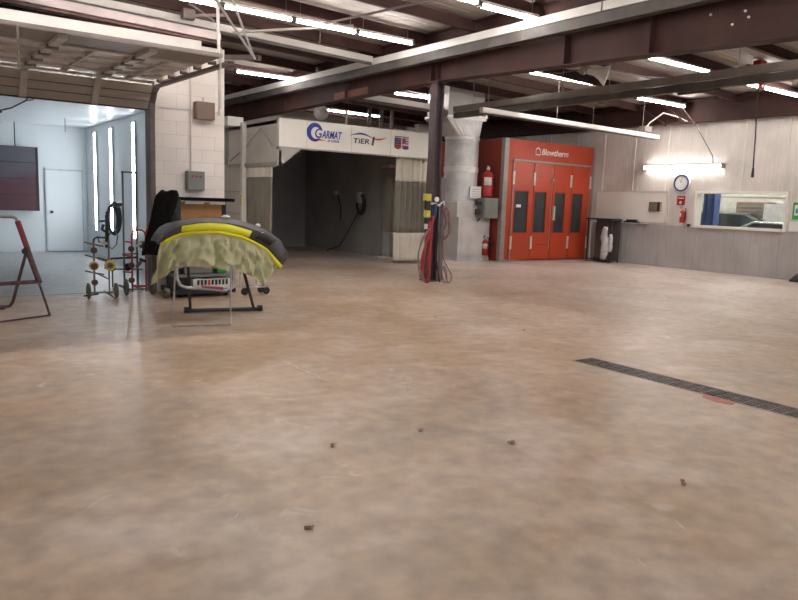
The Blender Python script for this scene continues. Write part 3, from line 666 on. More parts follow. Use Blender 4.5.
MB().grid([[p + V((-.01,-.05,0)) for p in BP['dtop']], [p + V((-.01,-.05,0)) for p in BP['dbot']]], .012).build('lamp_opening', 'black', t, True)
lp = BP['lip']
MB().grid([[p + V((0,0,0)) for p in lp], [p + V((0,.25,.06)) for p in lp]], .006).build('under_flange', 'bump', t, True)
for i, s_ in ((9, 1), (13, .6)):
    p = BP['top'][i] + V((0,.02,0)); MB().lathe([(0,0),(.05*s_,.0),(.06*s_,.015),(.03*s_,.035),(0,.04)], p, (0,0,1), 14).build('tape_patch', 'white', t, True)
p = BP['top2'][14]; MB().lathe([(0,-.01),(.018,-.005),(.015,.01),(0,.012)], p + V((-.05,-.02,.02)), (0,-1,0), 12).build('sensor', 'white', t, True)
# masking paper draped from the lip
from mathutils import noise as mn
rows = []
n = len(BP['pt'])
for k in range(21):
    f = k/20; r = []
    for i in range((n-1)*5+1):
        u = i/5; a = int(min(u, n-2)); q = u-a
        T = BP['pt'][a].lerp(BP['pt'][a+1], q); B_ = BP['pb'][a].lerp(BP['pb'][a+1], q)
        p = T.lerp(B_, f)
        g1 = abs(mn.noise(V((u*.42+f*.5, f*1.1, 3.1)))); g2 = abs(mn.noise(V((u*.9-f*.8, f*2.2, 7.7)))); g3 = mn.noise(V((u*2.1, f*4, 1.5)))
        e_ = min(1, f*3)
        p += V((.02*e_*g3, -.32*e_*g1*(.4+f*.6)+.16*e_*g2+.03*e_*g3, .012*e_*g2))
        r.append(p)
    rows.append(r)
mb = MB().grid(rows, .002)
o = mb.build('masking_paper', 'paper', smooth=True); tag(o, 'pale green masking paper hanging in folds from the yellow and grey bumper', 'masking paper')

# ------------------------------------------------------------ tool bench against the block wall
t = thing('work_bench', 'black bench cart with an orange wood backboard standing against the block wall', 'bench', (3.8,10.5,0))
MB().box(3.36, 3.42, 10.28, 10.8, .06, 1.44).build('side_post', 'black', t)
MB().box(4.14, 4.20, 10.5, 10.8, .06, 1.44).build('side_post', 'black', t)
MB().box(3.42, 4.18, 10.52, 10.56, 1.02, 1.40).build('backboard', 'wood', t)
MB().box(3.34, 4.26, 10.30, 10.8, 1.42, 1.47).build('top_shelf', 'cloth', t, bevel=.006)
MB().box(3.36, 4.2, 10.25, 10.8, .80, .84).build('worktop', 'darktube', t)
MB().box(3.42, 4.14, 10.62, 10.64, .40, 1.0).build('back_panel', 'grey', t)
MB().box(3.30, 4.22, 10.18, 10.8, .30, .34).build('lower_shelf', 'grey', t)
MB().box(3.28, 4.22, 10.16, 10.8, .05, .12).build('base', 'black', t)
for x in (3.38, 4.1): disc(t, x, 10.25, .05, 'rubber', .05, .03, (1,0,0), 'caster')
o = MB().box(3.50, 3.78, 10.33, 10.36, 1.375, 1.42).build('paper_roll', 'tape'); o.name = 'label_strip'; tag(o, 'small pale strip fixed under the left end of the black shelf', 'strip')
o = MB().box(3.88, 4.12, 10.33, 10.36, 1.375, 1.42).build('label_strip', 'tape'); tag(o, 'small pale strip fixed under the right end of the black shelf', 'strip')
# carton with faded print on the lower shelf
t = thing('carton', 'long white carton with dark print on the bench lower shelf', 'box', (3.8,10.3,.12))
MB().box(3.56, 4.16, 10.17, 10.4, .125, .27).build('carton_body', 'tape', t)
for k in range(9):
    x = 3.62+k*.055; MB().box(x, x+.034, 10.164, 10.17, .18-.006*(k%2), .255).build('print_mark', 'black' if k != 3 else 'logored', t)
o = MB().box(3.95, 4.1, 10.22, 10.4, .345, .50).build('bin', 'green', bevel=.01); tag(o, 'bright green bin on the bench lower shelf behind the bumper', 'bin')
o = MB().box(3.44, 3.86, 10.2, 10.5, .345, .62).build('tool_case', 'grey', bevel=.02); tag(o, 'grey case on the bench lower shelf behind the masking paper', 'case')
MB().tube([(3.58,10.19,.50),(3.58,10.16,.52),(3.74,10.16,.52),(3.74,10.19,.50)], .01, 6).build('handle', 'black', o)
o = MB().cyl((3.16,10.25,.075),(3.22,10.25,.075), .075, n=18).build('spare_caster', 'wheelc', smooth=True); tag(o, 'worn grey caster wheel on the floor left of the black bench', 'wheel')
o.location.z = 0.0
MB().cyl((3.15,10.25,.075),(3.23,10.25,.075), .02, n=8).build('hub', 'darktube', o)
t = thing('creeper_dolly', 'low wheeled tube dolly on the floor right of the black bench', 'dolly', (4.55,10.2,0))
MB().tube([(4.3,10.3,.12),(4.72,10.3,.12),(4.74,10.1,.12),(4.3,10.1,.12)], .012, 6).build('frame', 'standgrey', t)
MB().tube([(4.3,10.2,.14),(4.31,10.2,.38),(4.56,10.2,.39),(4.58,10.2,.14)], .01, 6).build('handle', 'standgrey', t)
disc(t, 4.7, 10.1, .06, 'rubber', .058, .03, (0,1,0), 'wheel'); disc(t, 4.34, 10.1, .06, 'rubber', .058, .03, (0,1,0), 'wheel')
disc(t, 4.7, 10.3, .06, 'rubber', .058, .03, (0,1,0), 'wheel')
# black cloth draped over the bench corner
rows = []
for k in range(15):
    f = k/14; z = 1.545 - .88*f
    cx = 3.19 - .30*f; hw = .155 - .05*f
    if f < .1: hw = .10 + f*.55
    r = []
    for i in range(24):
        a = 2*PI*i/24
        q = 1 + .14*math.sin(5*a+3*f) + .07*math.sin(9*a)
        r.append(V((cx + hw*math.cos(a)*q, 10.05 + .08*math.sin(a)*q, z + .02*math.sin(3*a))))
    r.append(r[0]); rows.append(r)
mb = MB().grid(rows)
top = [mb.b.verts.new(p) for p in rows[0][:-1]]; bt = [mb.b.verts.new(p) for p in rows[-1][:-1]]
mb.b.faces.new(top); mb.b.faces.new(bt[::-1])
o = mb.build('black_cloth', 'cloth', smooth=True); o['label'] = 'black cloth cover hanging in folds off the left corner of the bench'; o['category'] = 'cloth'
t = thing('hang_arm', 'dark bracket arm on the bench that carries the black cloth', 'bracket', (3.26,10.2,1.46))
MB().bar((3.20,10.05,1.50), (3.36,10.4,1.46), .03, .03).build('arm', 'black', t)
MB().tube([(3.40,10.32,.84),(3.40,10.3,1.05)], .014, 8).build('post', 'black', t)

# ------------------------------------------------------------ open prep booth
t = thing('prep_booth', 'open grey prep booth with a wide logo header and dark lining', 'prep booth', (8.8,14.1,0))
X0, X1, Y0, Y1 = 6.83, 10.84, 14.1, 20.4
MB().box(X0, X1+.1, Y0, Y0+.12, 2.61, 3.215).build('header', 'header', t, bevel=.01)
for x in (7.5, 8.65, 9.75): MB().box(x-.003, x+.003, Y0-.002, Y0, 2.62, 3.2).build('panel_seam', 'redtrim', t)
MB().box(X0, X1+.1, Y0-.02, Y0+.14, 2.585, 2.61).build('lower_edge', 'steelpanel', t)
# left cheek: upper panel and the sloping hood
MB().box(X0, X0+.06, Y0+.12, 16.9, 2.52, 3.17).build('side_panel', 'headside', t)
MB().hexa([(X0-.02,Y0,2.28),(X0+.05,Y0,2.28),(X0+.05,16.9,2.28),(X0-.02,16.9,2.28),(X0,Y0,2.52),(X0+.06,Y0,2.52),(X0+.06,16.9,2.52),(X0,16.9,2.52)]).build('side_panel', 'headside', t)
MB().box(X0-.05, X0+.08, Y0, 16.9, 2.2, 2.28).build('side_rail', 'steelpanel', t)
MB().prism([(X0,Y0,2.20),(X0+.05,Y0,2.20),(X0+.55,Y0,2.59),(X0,Y0,2.61)], (0,.05,0)).build('corner_gusset', 'steelpanel', t)
MB().bar((X0-.01,16.0,2.62), (X0-.01,15.0,3.05), .012, .02).build('brace_mark', 'steelpanel', t)
MB().bar((X0-.01,15.0,3.05), (X0-.01,14.4,2.62), .012, .02).build('brace_mark', 'steelpanel', t)
MB().bar((X0-.02,16.8,2.36), (X0-.01,15.6,2.72), .012, .02).build('brace_mark', 'steelpanel', t)
MB().box(X0-.10, X0, 15.83, 15.96, 0, 3.22).build('post', 'white', t)
MB().box(X0, X0+.05, 16.0, Y1, 0, 2.28).build('side_wall', 'headside', t)
for z in (.55,1.1,1.62): MB().box(X0-.015, X0, 16.0, 18.5, z-.012, z+.012).build('wall_seam', 'steelpanel', t)
MB().box(X0+.05, X0+.07, 16.0, Y1, 0, 3.1).box(X0+.05, X0+.07, 14.22, 16.0, 2.28, 3.1).build('lining', 'darkpanel', t)
MB().box(X1, X1+.05, 16.0, Y1, 0, 3.1).box(X1, X1+.05, 14.22, 16.0, 2.5, 3.1).build('side_wall', 'darkpanel', t)
MB().box(X0, X1, Y1, Y1+.06, 0, 3.1).build('rear_wall', 'darkpanel', t)
MB().box(X0, X1+.05, Y0+.12, Y1, 3.1, 3.18).build('roof', 'darkpanel', t)
for y in (14.9,15.8,16.8,17.8,18.8,19.7): MB().box(X0+.07, X1, y-.04, y+.04, 2.98, 3.1).build('roof_rib', 'steelpanel', t)
for x in (8.1, 9.5): MB().box(x-.04, x+.04, Y0+.14, Y1, 2.93, 2.98).build('roof_rib', 'darkpanel', t)
MB().box(X1-.04, X1, 15.9, 16.02, 0, 2.5).build('jamb', 'darkpanel', t)
MB().box(X1-.06, X1-.04, 14.9, 15.98, 2.40, 2.44).build('curtain_rail', 'hinge', t)
MB().box(X1-.3, X1-.02, 15.7, 15.9, 0, .04).build('floor_strip', 'hinge', t)
MB().box(X0-.03, X0-.01, 14.2, 15.8, 2.17, 2.2).build('curtain_rail', 'steelpanel', t)
# logos on the header
YL = Y0-.008
HM = [o for o in t.children if o.name.startswith('header')][0]
def arc(cx, cz, pts, name, m):
    """flat crescent: list of (angle deg, inner r, outer r)"""
    mb = MB(); prev = None
    f = [mb.b.verts.new((cx+r*math.cos(math.radians(a)), YL, cz+r*math.sin(math.radians(a)))) for a, ri, ro in pts for r in (ri, ro)]
    bk = [mb.b.verts.new(v.co + V((0,.008,0))) for v in f]
    k = len(pts)
    for i in range(k-1):
        mb.b.faces.new((f[2*i], f[2*i+1], f[2*i+3], f[2*i+2])); mb.b.faces.new((f[2*i+1], bk[2*i+1], bk[2*i+3], f[2*i+3])); mb.b.faces.new((f[2*i], f[2*i+2], bk[2*i+2], bk[2*i]))
    return mb.build(name, m, HM)
cs = []
for i in range(29):
    a = 25 + i*10; u = i/28; wdt = .02 + .075*math.sin(u*PI)**.8
    cs.append((a, .135-wdt*.25+.02*u, .155+wdt*.75))
arc(7.72, 2.97, cs, 'logo_swoosh', 'logoblue')
text('letter_mark', 'G', HM, 'logoblue', (7.70,YL,2.86), .18, .21, .2, .004, bold=.01)
text('letter_mark', 'ARMAT', HM, 'logoblue', (7.87,YL,2.865), .52, .17, .25, .004, bold=.015)
MB().prism([(7.60,YL,2.80),(7.80,YL,2.855),(7.86,YL,2.83),(7.98,YL,2.81)], (0,.008,0)).build('logo_stripe', 'logored', HM)
MB().prism([(8.0,YL,2.80),(8.06,YL,2.84),(8.10,YL,2.80)], (0,.008,0)).build('logo_stripe', 'logored', HM)
text('letter_mark', 'USA', HM, 'logoblue', (8.12,YL,2.79), .20, .055, .2, .004, bold=.01)
text('letter_mark', 'TiER', HM, 'logoblack', (8.70,YL,2.82), .44, .115, .1, .004, bold=.008)
text('letter_mark', '1', HM, 'logoblack', (9.20,YL,2.80), .085, .20, .1, .004, bold=.0)
def swo(x0, x1, zf, m):
    mb = MB(); n = 12; a = []; c = []
    for i in range(n+1):
        u = i/n; x = x0+(x1-x0)*u; z, wd = zf(u); a.append((x, YL, z+wd)); c.append((x, YL, z-wd))
    mb.prism(a + c[::-1], (0,.008,0)); mb.build('logo_stripe', m, HM)
swo(8.62, 9.22, lambda u: (2.985+.075*math.sin(u*PI*.95)-.03*u, .003+.017*math.sin(u*PI)), 'logoblue')
swo(9.20, 9.62, lambda u: (2.965-.025*math.sin(u*PI)+.045*u*u, .003+.014*math.sin(u*PI)), 'logored')
# two small flag shields
for k, x in enumerate((9.86, 10.08)):
    MB().prism([(x,YL,2.80),(x+.10,YL,2.765),(x+.19,YL,2.80),(x+.19,YL,3.04),(x,YL,3.04)], (0,.008,0)).build('flag_shield', 'logoblack' if k == 0 else 'logored', HM)
    for j in range(4): MB().box(x+.005, x+.185, YL-.003, YL, 2.81+j*.06, 2.832+j*.06).build('flag_stripe', 'logored' if k == 0 else 'logowhite', HM)
    MB().box(x+.01, x+.10, YL-.006, YL-.003, 2.92, 3.03).build('flag_canton', 'logoblue', HM)
MB().box(10.10, 10.27, YL-.005, YL, 2.78, 2.84).build('flag_canton', 'logoblue', HM)
MB().box(9.86, 10.27, YL-.003, YL, 3.055, 3.075).build('flag_caption', 'logoblack', HM)
o = MB().box(X0-.11, X0-.10, 15.86, 15.93, 1.3, 1.55).build('warning_sticker', 'yellow'); tag(o, 'small yellow sticker on the white booth post', 'sticker')

def curtain(name, label, p, q, z0, z1, bands, waves, amp, seed):
    """pleated curtain from p to q; bands = list of (z from, z to, material)"""
    random.seed(seed); p, q = V(p), V(q); d = q-p; nrm = V((-d.y, d.x)).normalized(); n = waves*8
    t = thing(name, label, 'curtain', (p.x, p.y, z0))
    ph = [random.uniform(-.8,.8) for _ in range(waves+2)]
    def pt(i, z):
        u = i/n; a = u*waves; off = amp*math.sin(2*PI*a + ph[int(a)]*.0) * (1+.4*ph[int(min(a,waves))]) + .25*amp*math.sin(7*a+z*2)
        c = p + d*(u + .012*math.sin(z*3+a))
        return V((c.x+nrm.x*off, c.y+nrm.y*off, z))
    for nm, a, b_, m in bands:
        zs = [a+(b_-a)*k/8 for k in range(9)]
        MB().grid([[pt(i, z) for i in range(n+1)] for z in zs], .006).build(nm, m, t, True)
    return t
ct = curtain('booth_curtain', 'grey curtain with a pale top hem on the left side of the prep booth', (X0-.02,15.75), (X0-.02,14.38), .05, 2.18, [('top_hem',1.96,2.18,'curtlight'),('mesh_panel',.05,1.96,'curt')], 7, .035, 3)
ct = curtain('booth_curtain', 'tall curtain with pale hems at the front right corner of the prep booth', (10.02,14.24), (10.95,14.22), .06, 2.6, [('top_hem',2.02,2.58,'curtlight'),('mesh_panel',.76,2.02,'curt'),('bottom_hem',.06,.76,'curtlight')], 6, .05, 5)
ct = curtain('booth_curtain', 'second curtain set back inside the right side of the prep booth', (10.74,15.9), (10.74,14.5), .06, 2.40, [('top_band',2.22,2.40,'brownbox'),('mesh_panel',.72,2.22,'curt'),('bottom_hem',.06,.72,'darkpanel')], 7, .035, 8)
t = thing('coiled_hose', 'dark coiled hose on the right inner wall of the prep booth', 'hose', (10.75,17.0,1.2))
mb = MB()
for k in range(5): mb.torus((10.78-.015*k,16.95,1.42+.02*math.sin(k*2)), (1,0,0), .30-.015*k, .02, 24, 6, .7)
mb.build('coil', 'rubber', t, True)
MB().box(10.66, 10.84, 16.9, 17.02, 1.45, 1.75).build('reel_bracket', 'galv', t)
MB().tube([(10.7,16.9,1.3),(10.55,17.2,.7),(10.5,17.6,.2),(10.4,18.2,.02)], .014, 6).build('tail', 'rubber', t, True)
t = thing('wall_gauge', 'small round gauge and pipe on the prep booth inner wall left of the hose', 'gauge', (10.8,18.3,1.6))
MB().cyl((10.84,18.4,1.72), (10.76,18.4,1.72), .07, n=14).build('dial', 'galv', t, True)
MB().tube([(10.8,18.3,1.65),(10.8,18.1,1.3),(10.8,18.1,.9)], .018, 6).build('pipe', 'black', t, True)
t = thing('floor_heater', 'dark machine standing in the back corner of the prep booth', 'machine', (8.2,19.4,0))
MB().box(7.6, 8.3, 19.2, 19.9, 0.08, .62).build('body', 'black', t, bevel=.03)
MB().box(7.7, 8.2, 19.4, 19.7, .62, .70).build('lid', 'darktube', t)
for x in (7.66, 8.24): disc(t, x, 19.25, .06, 'rubber', .06, .03, (1,0,0), 'wheel')
# roof top of the prep booth
o = MB().box(6.6, 7.0, 16.4, 17.4, 3.18, 3.40).build('roof_duct_box', 'header', bevel=.01); tag(o, 'pale box on the prep booth roof beside the block wall top', 'duct box')
o = MB().tube([(9.4,15.6,3.18),(9.4,15.6,3.75)], .035, 8).build('vent_pipe', 'pipe', smooth=True); tag(o, 'short white vent pipe standing on the prep booth roof', 'pipe')
o = MB().tube([(10.3,14.8,3.18),(10.3,14.8,3.3),(10.9,14.8,3.3),(10.9,14.8,3.18)], .02, 8).build('guard_tube', 'pipe', smooth=True); tag(o, 'low bent white tube on the prep booth roof behind the flag logo', 'tube')
o = MB().box(15.9, 16.7, 21.2, 22, 0, 4.4).build('vertical_duct', 'header'); tag(o, 'pale square vertical duct behind the top of the prep booth', 'duct')
for x, l in ((12.3,'left'),(12.75,'middle'),(13.15,'right')):
    o = MB().cyl((x,19,0.01), (x,19,4.4), .06, n=10).build('standpipe', 'trackdark', smooth=True); tag(o, 'dark standpipe left of the pale vertical duct, %s of three' % l, 'pipe', 'dark standpipes')
o = MB().box(8.46, 8.489, 13.2, 14.6, 3.80, 3.95).build('glow_patch', 'orange'); tag(o, 'rust brown painted glow patch on the side of the maroon beam above the prep booth', 'painted glow')  # warm glow on the web, put into the colour of a thin block
# ------------------------------------------------------------ red spray booth
t = thing('spray_booth', 'large red paint spray booth with four folding windowed doors, beside the right wall', 'spray booth', (15.2,14.05,0))
BX0, BX1, BY, BZ = 13.44, 17.11, 14.05, 3.31
fm = []
MB().box(BX0, 13.82, BY, BY+.08, 0, BZ).build('front_panel', 'red', t)
MB().box(16.96, BX1, BY, BY+.08, 0, BZ).build('front_panel', 'red', t)
hd = MB().box(13.82, 16.96, BY, BY+.08, 2.74, BZ).build('front_header', 'red', t)
MB().box(BX0, BX0+.06, BY+.08, 20, 0, BZ).build('side_wall', 'redshade', t)
MB().box(BX0+.06, BX1, BY+.08, 20, BZ-.06, BZ).build('roof', 'redshade', t)
MB().box(BX0+.06, BX1, 19.94, 20, 0, BZ-.06).build('rear_wall', 'redshade', t)
MB().box(BX0-.02, BX0+.14, BY-.03, BY, 0, BZ+.01).box(BX0-.02, BX0+.02, BY, BY+.1, 0, BZ+.01).build('corner_post', 'redtrim', t, bevel=.006)
MB().box(BX1-.05, BX1+.02, BY-.02, BY, 0, BZ).build('corner_post', 'redtrim', t)
MB().box(13.79, 16.99, BY-.03, BY, 2.73, 2.78).build('door_head', 'redtrim', t)
MB().box(13.78, 13.82, BY-.03, BY, 0, 2.73).box(16.96, 16.99, BY-.03, BY, 0, 2.73).build('door_jamb', 'redtrim', t)
MB().box(BX0, 14.3, BY-.012, BY-.002, .0, .04).build('kick_strip', 'redtrim', t)
dw = (16.96-13.82)/4
WX = ((13.90,14.40),(14.67,15.12),(15.50,15.90),(16.25,16.66))
for k in range(4):
    a = 13.82+k*dw+.008; c = a+dw-.016; w0, w1 = WX[k]
    z0, z1 = .80, 1.92
    dmb = MB().box(a, w0, BY-.02, BY+.03, .03, 2.72).box(w1, c, BY-.02, BY+.03, .03, 2.72).box(w0, w1, BY-.02, BY+.03, .03, z0).box(w0, w1, BY-.02, BY+.03, z1, 2.72)
    d = dmb.build('door', 'red', t)
    MB().box(w0, w1, BY+.005, BY+.015, z0, z1).build('window', 'winglass', d)
    MB().box(w0-.02, w1+.02, BY-.028, BY-.02, z0-.02, z0).box(w0-.02, w1+.02, BY-.028, BY-.02, z1, z1+.02).box(w0-.02, w0, BY-.028, BY-.02, z0, z1).box(w1, w1+.02, BY-.028, BY-.02, z0, z1).build('window_frame', 'redshade', d)
    if k == 2: MB().box(a+.03, a+.09, BY-.07, BY-.02, 1.15, 1.55).build('handle', 'hinge', d)
    if k == 1: MB().cyl((c-.04,BY-.06,2.28),(c-.04,BY-.02,2.28), .04, n=10).box(c-.05, c-.03, BY-.03, BY-.02, .3, 2.6).build('lock_rod', 'redtrim', d); MB().box(c-.55, c-.1, BY-.03, BY-.02, .44, .46).build('push_bar', 'redshade', d)
for x, lo in ((13.80,0),(14.6,1),(16.12,1),(16.97,0)):
    for z in (.33, 2.10):
        h = MB().box(x-.035, x-.004, BY-.05, BY-.03, z, z+.36).box(x+.004, x+.035, BY-.05, BY-.03, z, z+.36).build('hinge', 'hinge', t)
MB().box(13.98, 14.16, BY-.003, BY+.006, 1.48, 1.56).build('sticker', 'logowhite', t)
text('letter_mark', 'Blowtherm', hd, 'logowhite', (14.86,BY-.006,2.955), 1.10, .17, .22, .004, bold=.012, roll=-.0)
h = MB()
hx, hz = 14.62, 2.95
for p, q in (((hx,hz),(hx+.18,hz)),((hx+.18,hz),(hx+.18,hz+.13)),((hx+.18,hz+.13),(hx+.09,hz+.2)),((hx+.09,hz+.2),(hx,hz+.13)),((hx,hz+.13),(hx,hz))):
    h.bar((p[0],BY-.004,p[1]), (q[0],BY-.004,q[1]), .008, .028, (0,0,1))
h.build('house_mark', 'logowhite', hd)

# extinguishers
def extinguisher(label, loc, sc=1.0, hose=True):
    t = thing('fire_extinguisher', label, 'fire extinguisher', (0,0,0), 'fire extinguishers')
    MB().lathe([(0,0),(.105*sc,.0),(.115*sc,.015),(.115*sc,.42*sc),(.09*sc,.47*sc),(.04*sc,.5*sc),(.03*sc,.53*sc),(0,.53*sc)], (0,0,0), n=20).build('cylinder', 'ext', t, True)
    MB().lathe([(0,.52*sc),(.03*sc,.52*sc),(.035*sc,.56*sc),(.02*sc,.6*sc),(0,.6*sc)], (0,0,0), n=12).build('valve', 'galv', t, True)
    MB().bar((-.01,0,.60*sc), (-.12*sc,-.06*sc,.64*sc), .03, .015).bar((-.01,0,.57*sc), (-.11*sc,-.055*sc,.575*sc), .03, .012).build('handle', 'black', t)
    MB().tube([(0,.02,.57*sc),(.12*sc,-.02,.56*sc),(.15*sc,-.03,.45*sc),(.145*sc,-.03,.10*sc)], .012, 8).build('hose', 'black', t, True)
    mb = MB(); r = .1165*sc
    P = [(r*math.cos(a), r*math.sin(a)) for a in [math.radians(190+10*i) for i in range(9)]]
    mb.grid([[(x,y_,.22*sc) for x,y_ in P],[(x,y_,.38*sc) for x,y_ in P]], .002).build('label_plate', 'extlabel', t, True)
    MB().box(-.03,.03,.10*sc,.15*sc,.3*sc,.4*sc).build('bracket', 'darktube', t)
    t.location = loc; return t
e0 = extinguisher('large red extinguisher hung high on the side of the red spray booth', (13.20,14.40,1.74), 1.36)
e1 = extinguisher('smaller red extinguisher low beside the foot of the red spray booth', (13.22,14.40,.14), .85)
e2 = extinguisher('small red extinguisher hung on the right wall under the red sign', (XR-.11,10.93,1.23), .66)
e2.rotation_euler.z = -PI/2
for e_, z in ((e0, 1.98), (e1, .48)):
    MB().box(13.28, 13.44, 14.3, 14.46, z, z+.06).build('wall_hook', 'darktube', e_)

# ------------------------------------------------------------ duct unit
t = thing('duct_unit', 'tall galvanised round duct on a square base cabinet between column and red booth', 'duct', (12.8,14.9,0))
MB().box(12.25, 13.38, 14.42, 15.35, 0.03, 1.17).build('base_cabinet', 'galv2', t, bevel=.01)
MB().box(12.24, 13.39, 14.41, 15.36, 0, .07).build('plinth', 'galv', t)
MB().box(12.34, 13.34, 14.408, 14.42, .12, 1.12).build('access_panel', 'galv2', t, bevel=.004)
MB().box(12.18, 13.22, 14.42, 15.4, 1.17, 1.58).build('collar_box', 'galv2', t, bevel=.01)
MB().lathe([(.46,1.58),(.46,2.36)], (12.70,14.95,0), n=32).build('duct_section', 'galv', t, True)
MB().lathe([(.46,2.36),(.475,2.37),(.475,2.50),(.46,2.51)], (12.70,14.95,0), n=32).build('duct_band', 'galvlight', t, True)
MB().lathe([(.46,2.51),(.46,3.28)], (12.70,14.95,0), n=32).build('duct_section', 'galv', t, True)
MB().lathe([(.465,3.22),(.48,3.23),(.48,3.29),(.465,3.3)], (12.70,14.95,0), n=32).build('duct_band', 'galvlight', t, True)
# transition: round to a wider rectangle leaning left
mb = MB(); n = 32; r0 = []; r1 = []
for j in range(n):
    a = 2*PI*j/n; c_, s_ = math.cos(a), math.sin(a)
    r0.append(mb.b.verts.new((12.70+.46*c_, 14.95+.46*s_, 3.28)))
    m_ = max(abs(c_), abs(s_)); r1.append(mb.b.verts.new((12.40+.62*c_/m_, 15.0+.48*s_/m_, 3.74)))
for j in range(n): mb.b.faces.new((r0[j], r0[(j+1)%n], r1[(j+1)%n], r1[j]))
mb.build('transition', 'galv', t)
MB().box(11.8, 13.14, 14.5, 15.5, 3.74, 3.80).build('flange', 'galvlight', t)
MB().box(11.85, 13.08, 14.55, 15.45, 3.80, roof_z(13.1)-.01).build('roof_duct', 'steelpanel', t)
MB().box(12.3, 13.1, 14.42, 14.54, 3.8, 3.97).build('damper_box', 'galvlight', t)
for x in (12.45, 12.7, 12.95): MB().box(x-.06, x+.06, 14.40, 14.42, 3.84, 3.92).build('damper_fin', 'steelpanel', t)
o = MB().box(12.62, 13.02, 14.44, 14.46, 1.68, 2.0).build('notice_plate', 'poster'); tag(o, 'faded white notice plate on the front of the round duct', 'notice')
MB().box(12.7, 12.95, 14.46, 14.5, 1.8, 1.86).build('standoff', 'darktube', o)
for z in (1.73, 1.79, 1.85, 1.91): MB().box(12.68, 12.96, 14.437, 14.44, z, z+.012).build('print_line', 'redtrim', o)
o = MB().box(12.76, 13.06, 14.41, 14.42, 1.28, 1.50).build('warning_label', 'poster'); tag(o, 'square yellow-marked warning label on the duct collar under the notice plate', 'label')
MB().prism([(12.80,14.405,1.32),(12.92,14.405,1.32),(12.86,14.405,1.44)], (0,.005,0)).build('warning_triangle', 'yellow', o)
MB().box(12.95, 13.02, 14.405, 14.41, 1.34, 1.40).build('warning_mark', 'yellow', o)
t = thing('electrical_box', 'grey electrical box projecting between the duct and the red booth', 'electrical box', (13.1,14.2,1.15))
MB().box(12.86, 13.36, 14.10, 14.40, 1.16, 1.70).build('enclosure', 'grey', t, bevel=.012)
MB().box(12.89, 13.33, 14.085, 14.10, 1.19, 1.67).build('cover', 'grey', t, bevel=.006)
MB().box(12.74, 12.83, 14.2, 14.35, 1.25, 1.40).box(12.74, 12.83, 14.2, 14.35, 1.5, 1.6).build('gland', 'darktube', t)
MB().tube([(12.9,14.3,1.16),(12.9,14.35,1.1),(12.9,14.41,1.08)], .02, 8).build('conduit', 'darktube', t)

# ------------------------------------------------------------ things on the column
o = MB().bar((8.60,10.62,.02), (8.60,10.62,2.0), .07, .07).build('conduit_post', 'hosegrey'); tag(o, 'thin dark post standing against the right side of the steel column', 'post')
t = thing('air_regulator', 'yellow and black air filter unit strapped to the left of the column', 'air regulator', (8.16,10.6,1.2))
MB().box(8.15, 8.25, 10.52, 10.66, 1.54, 1.68).build('filter_head', 'yellow', t, bevel=.01)
MB().cyl((8.20,10.58,1.40), (8.20,10.58,1.56), .062, n=14).build('filter_bowl', 'black', t, True)
MB().box(8.16, 8.24, 10.52, 10.64, 1.24, 1.37).build('filter_housing', 'yellow', t, bevel=.01)
MB().cyl((8.20,10.58,1.12), (8.20,10.58,1.22), .055, n=14).build('cap', 'black', t, True)
MB().cyl((8.20,10.58,1.02), (8.20,10.58,1.12), .045, n=12).build('drain_bowl', 'white', t, True)
MB().bar((8.22,10.6,1.5), (8.41,10.7,1.5), .04, .04).bar((8.22,10.6,1.25), (8.41,10.7,1.25), .04, .04).build('bracket', 'darktube', t)
t = thing('valve_manifold', 'metal valve manifold with blue body on the front of the column', 'valve', (8.38,10.6,1.2))
MB().tube([(8.27,10.6,1.50),(8.40,10.6,1.50),(8.52,10.6,1.46)], .022, 8).build('pipe', 'galv', t, True)
MB().lathe([(0,0),(.05,0),(.05,.03),(0,.03)], (8.40,10.57,1.58), (0,-1,0), 14).build('gauge', 'galvlight', t, True)
MB().tube([(8.40,10.60,1.50),(8.40,10.60,1.22)], [.05,.035], 10).build('body', 'blueg', t, True)
MB().tube([(8.50,10.6,1.48),(8.58,10.56,1.55),(8.60,10.56,1.40)], .018, 8).build('elbow', 'galv', t, True)
def hose(label, pts, r, m, loops=1, seed=0):
    random.seed(seed); t_ = MB()
    for k in range(loops):
        j = lambda: random.uniform(-.025, .025)
        P = [V(p)+V((j(), j(), j())) for p in pts]
        # Catmull-Rom smoothing
        Q = []
        for i in range(len(P)-1):
            a = P[max(i-1,0)]; b_ = P[i]; c_ = P[i+1]; d_ = P[min(i+2,len(P)-1)]
            for s_ in range(6):
                u = s_/6; Q.append(.5*((2*b_)+(c_-a)*u+(2*a-5*b_+4*c_-d_)*u*u+(3*b_-a-3*c_+d_)*u*u*u))
        Q.append(P[-1]); t_.tube(Q, r, 6)
    o = t_.build('air_hose', m, smooth=True); tag(o, label, 'hose', 'hoses hanging on the column'); return o
hose('bunch of dark red air hose looped from the yellow filter unit to the floor', [(8.24,10.52,1.15),(8.18,10.5,.9),(8.08,10.48,.55),(8.05,10.45,.15),(8.1,10.4,.05),(8.18,10.42,.10),(8.20,10.45,.5),(8.26,10.5,.95),(8.3,10.54,1.25)], .018, 'hosered', 5, 2)
hose('thin grey hose arching out on the left of the column', [(8.22,10.5,1.05),(8.02,10.46,.85),(7.92,10.44,.5),(7.98,10.42,.15),(8.1,10.42,.05)], .013, 'hosegrey', 2, 4)
hose('faded pink-grey hoses bunched on the right of the column', [(8.50,10.52,1.47),(8.60,10.47,1.38),(8.64,10.45,1.15),(8.66,10.45,.95),(8.56,10.48,.85),(8.52,10.48,.95),(8.58,10.46,1.2),(8.52,10.5,1.38)], .009, 'hosepink', 3, 5)
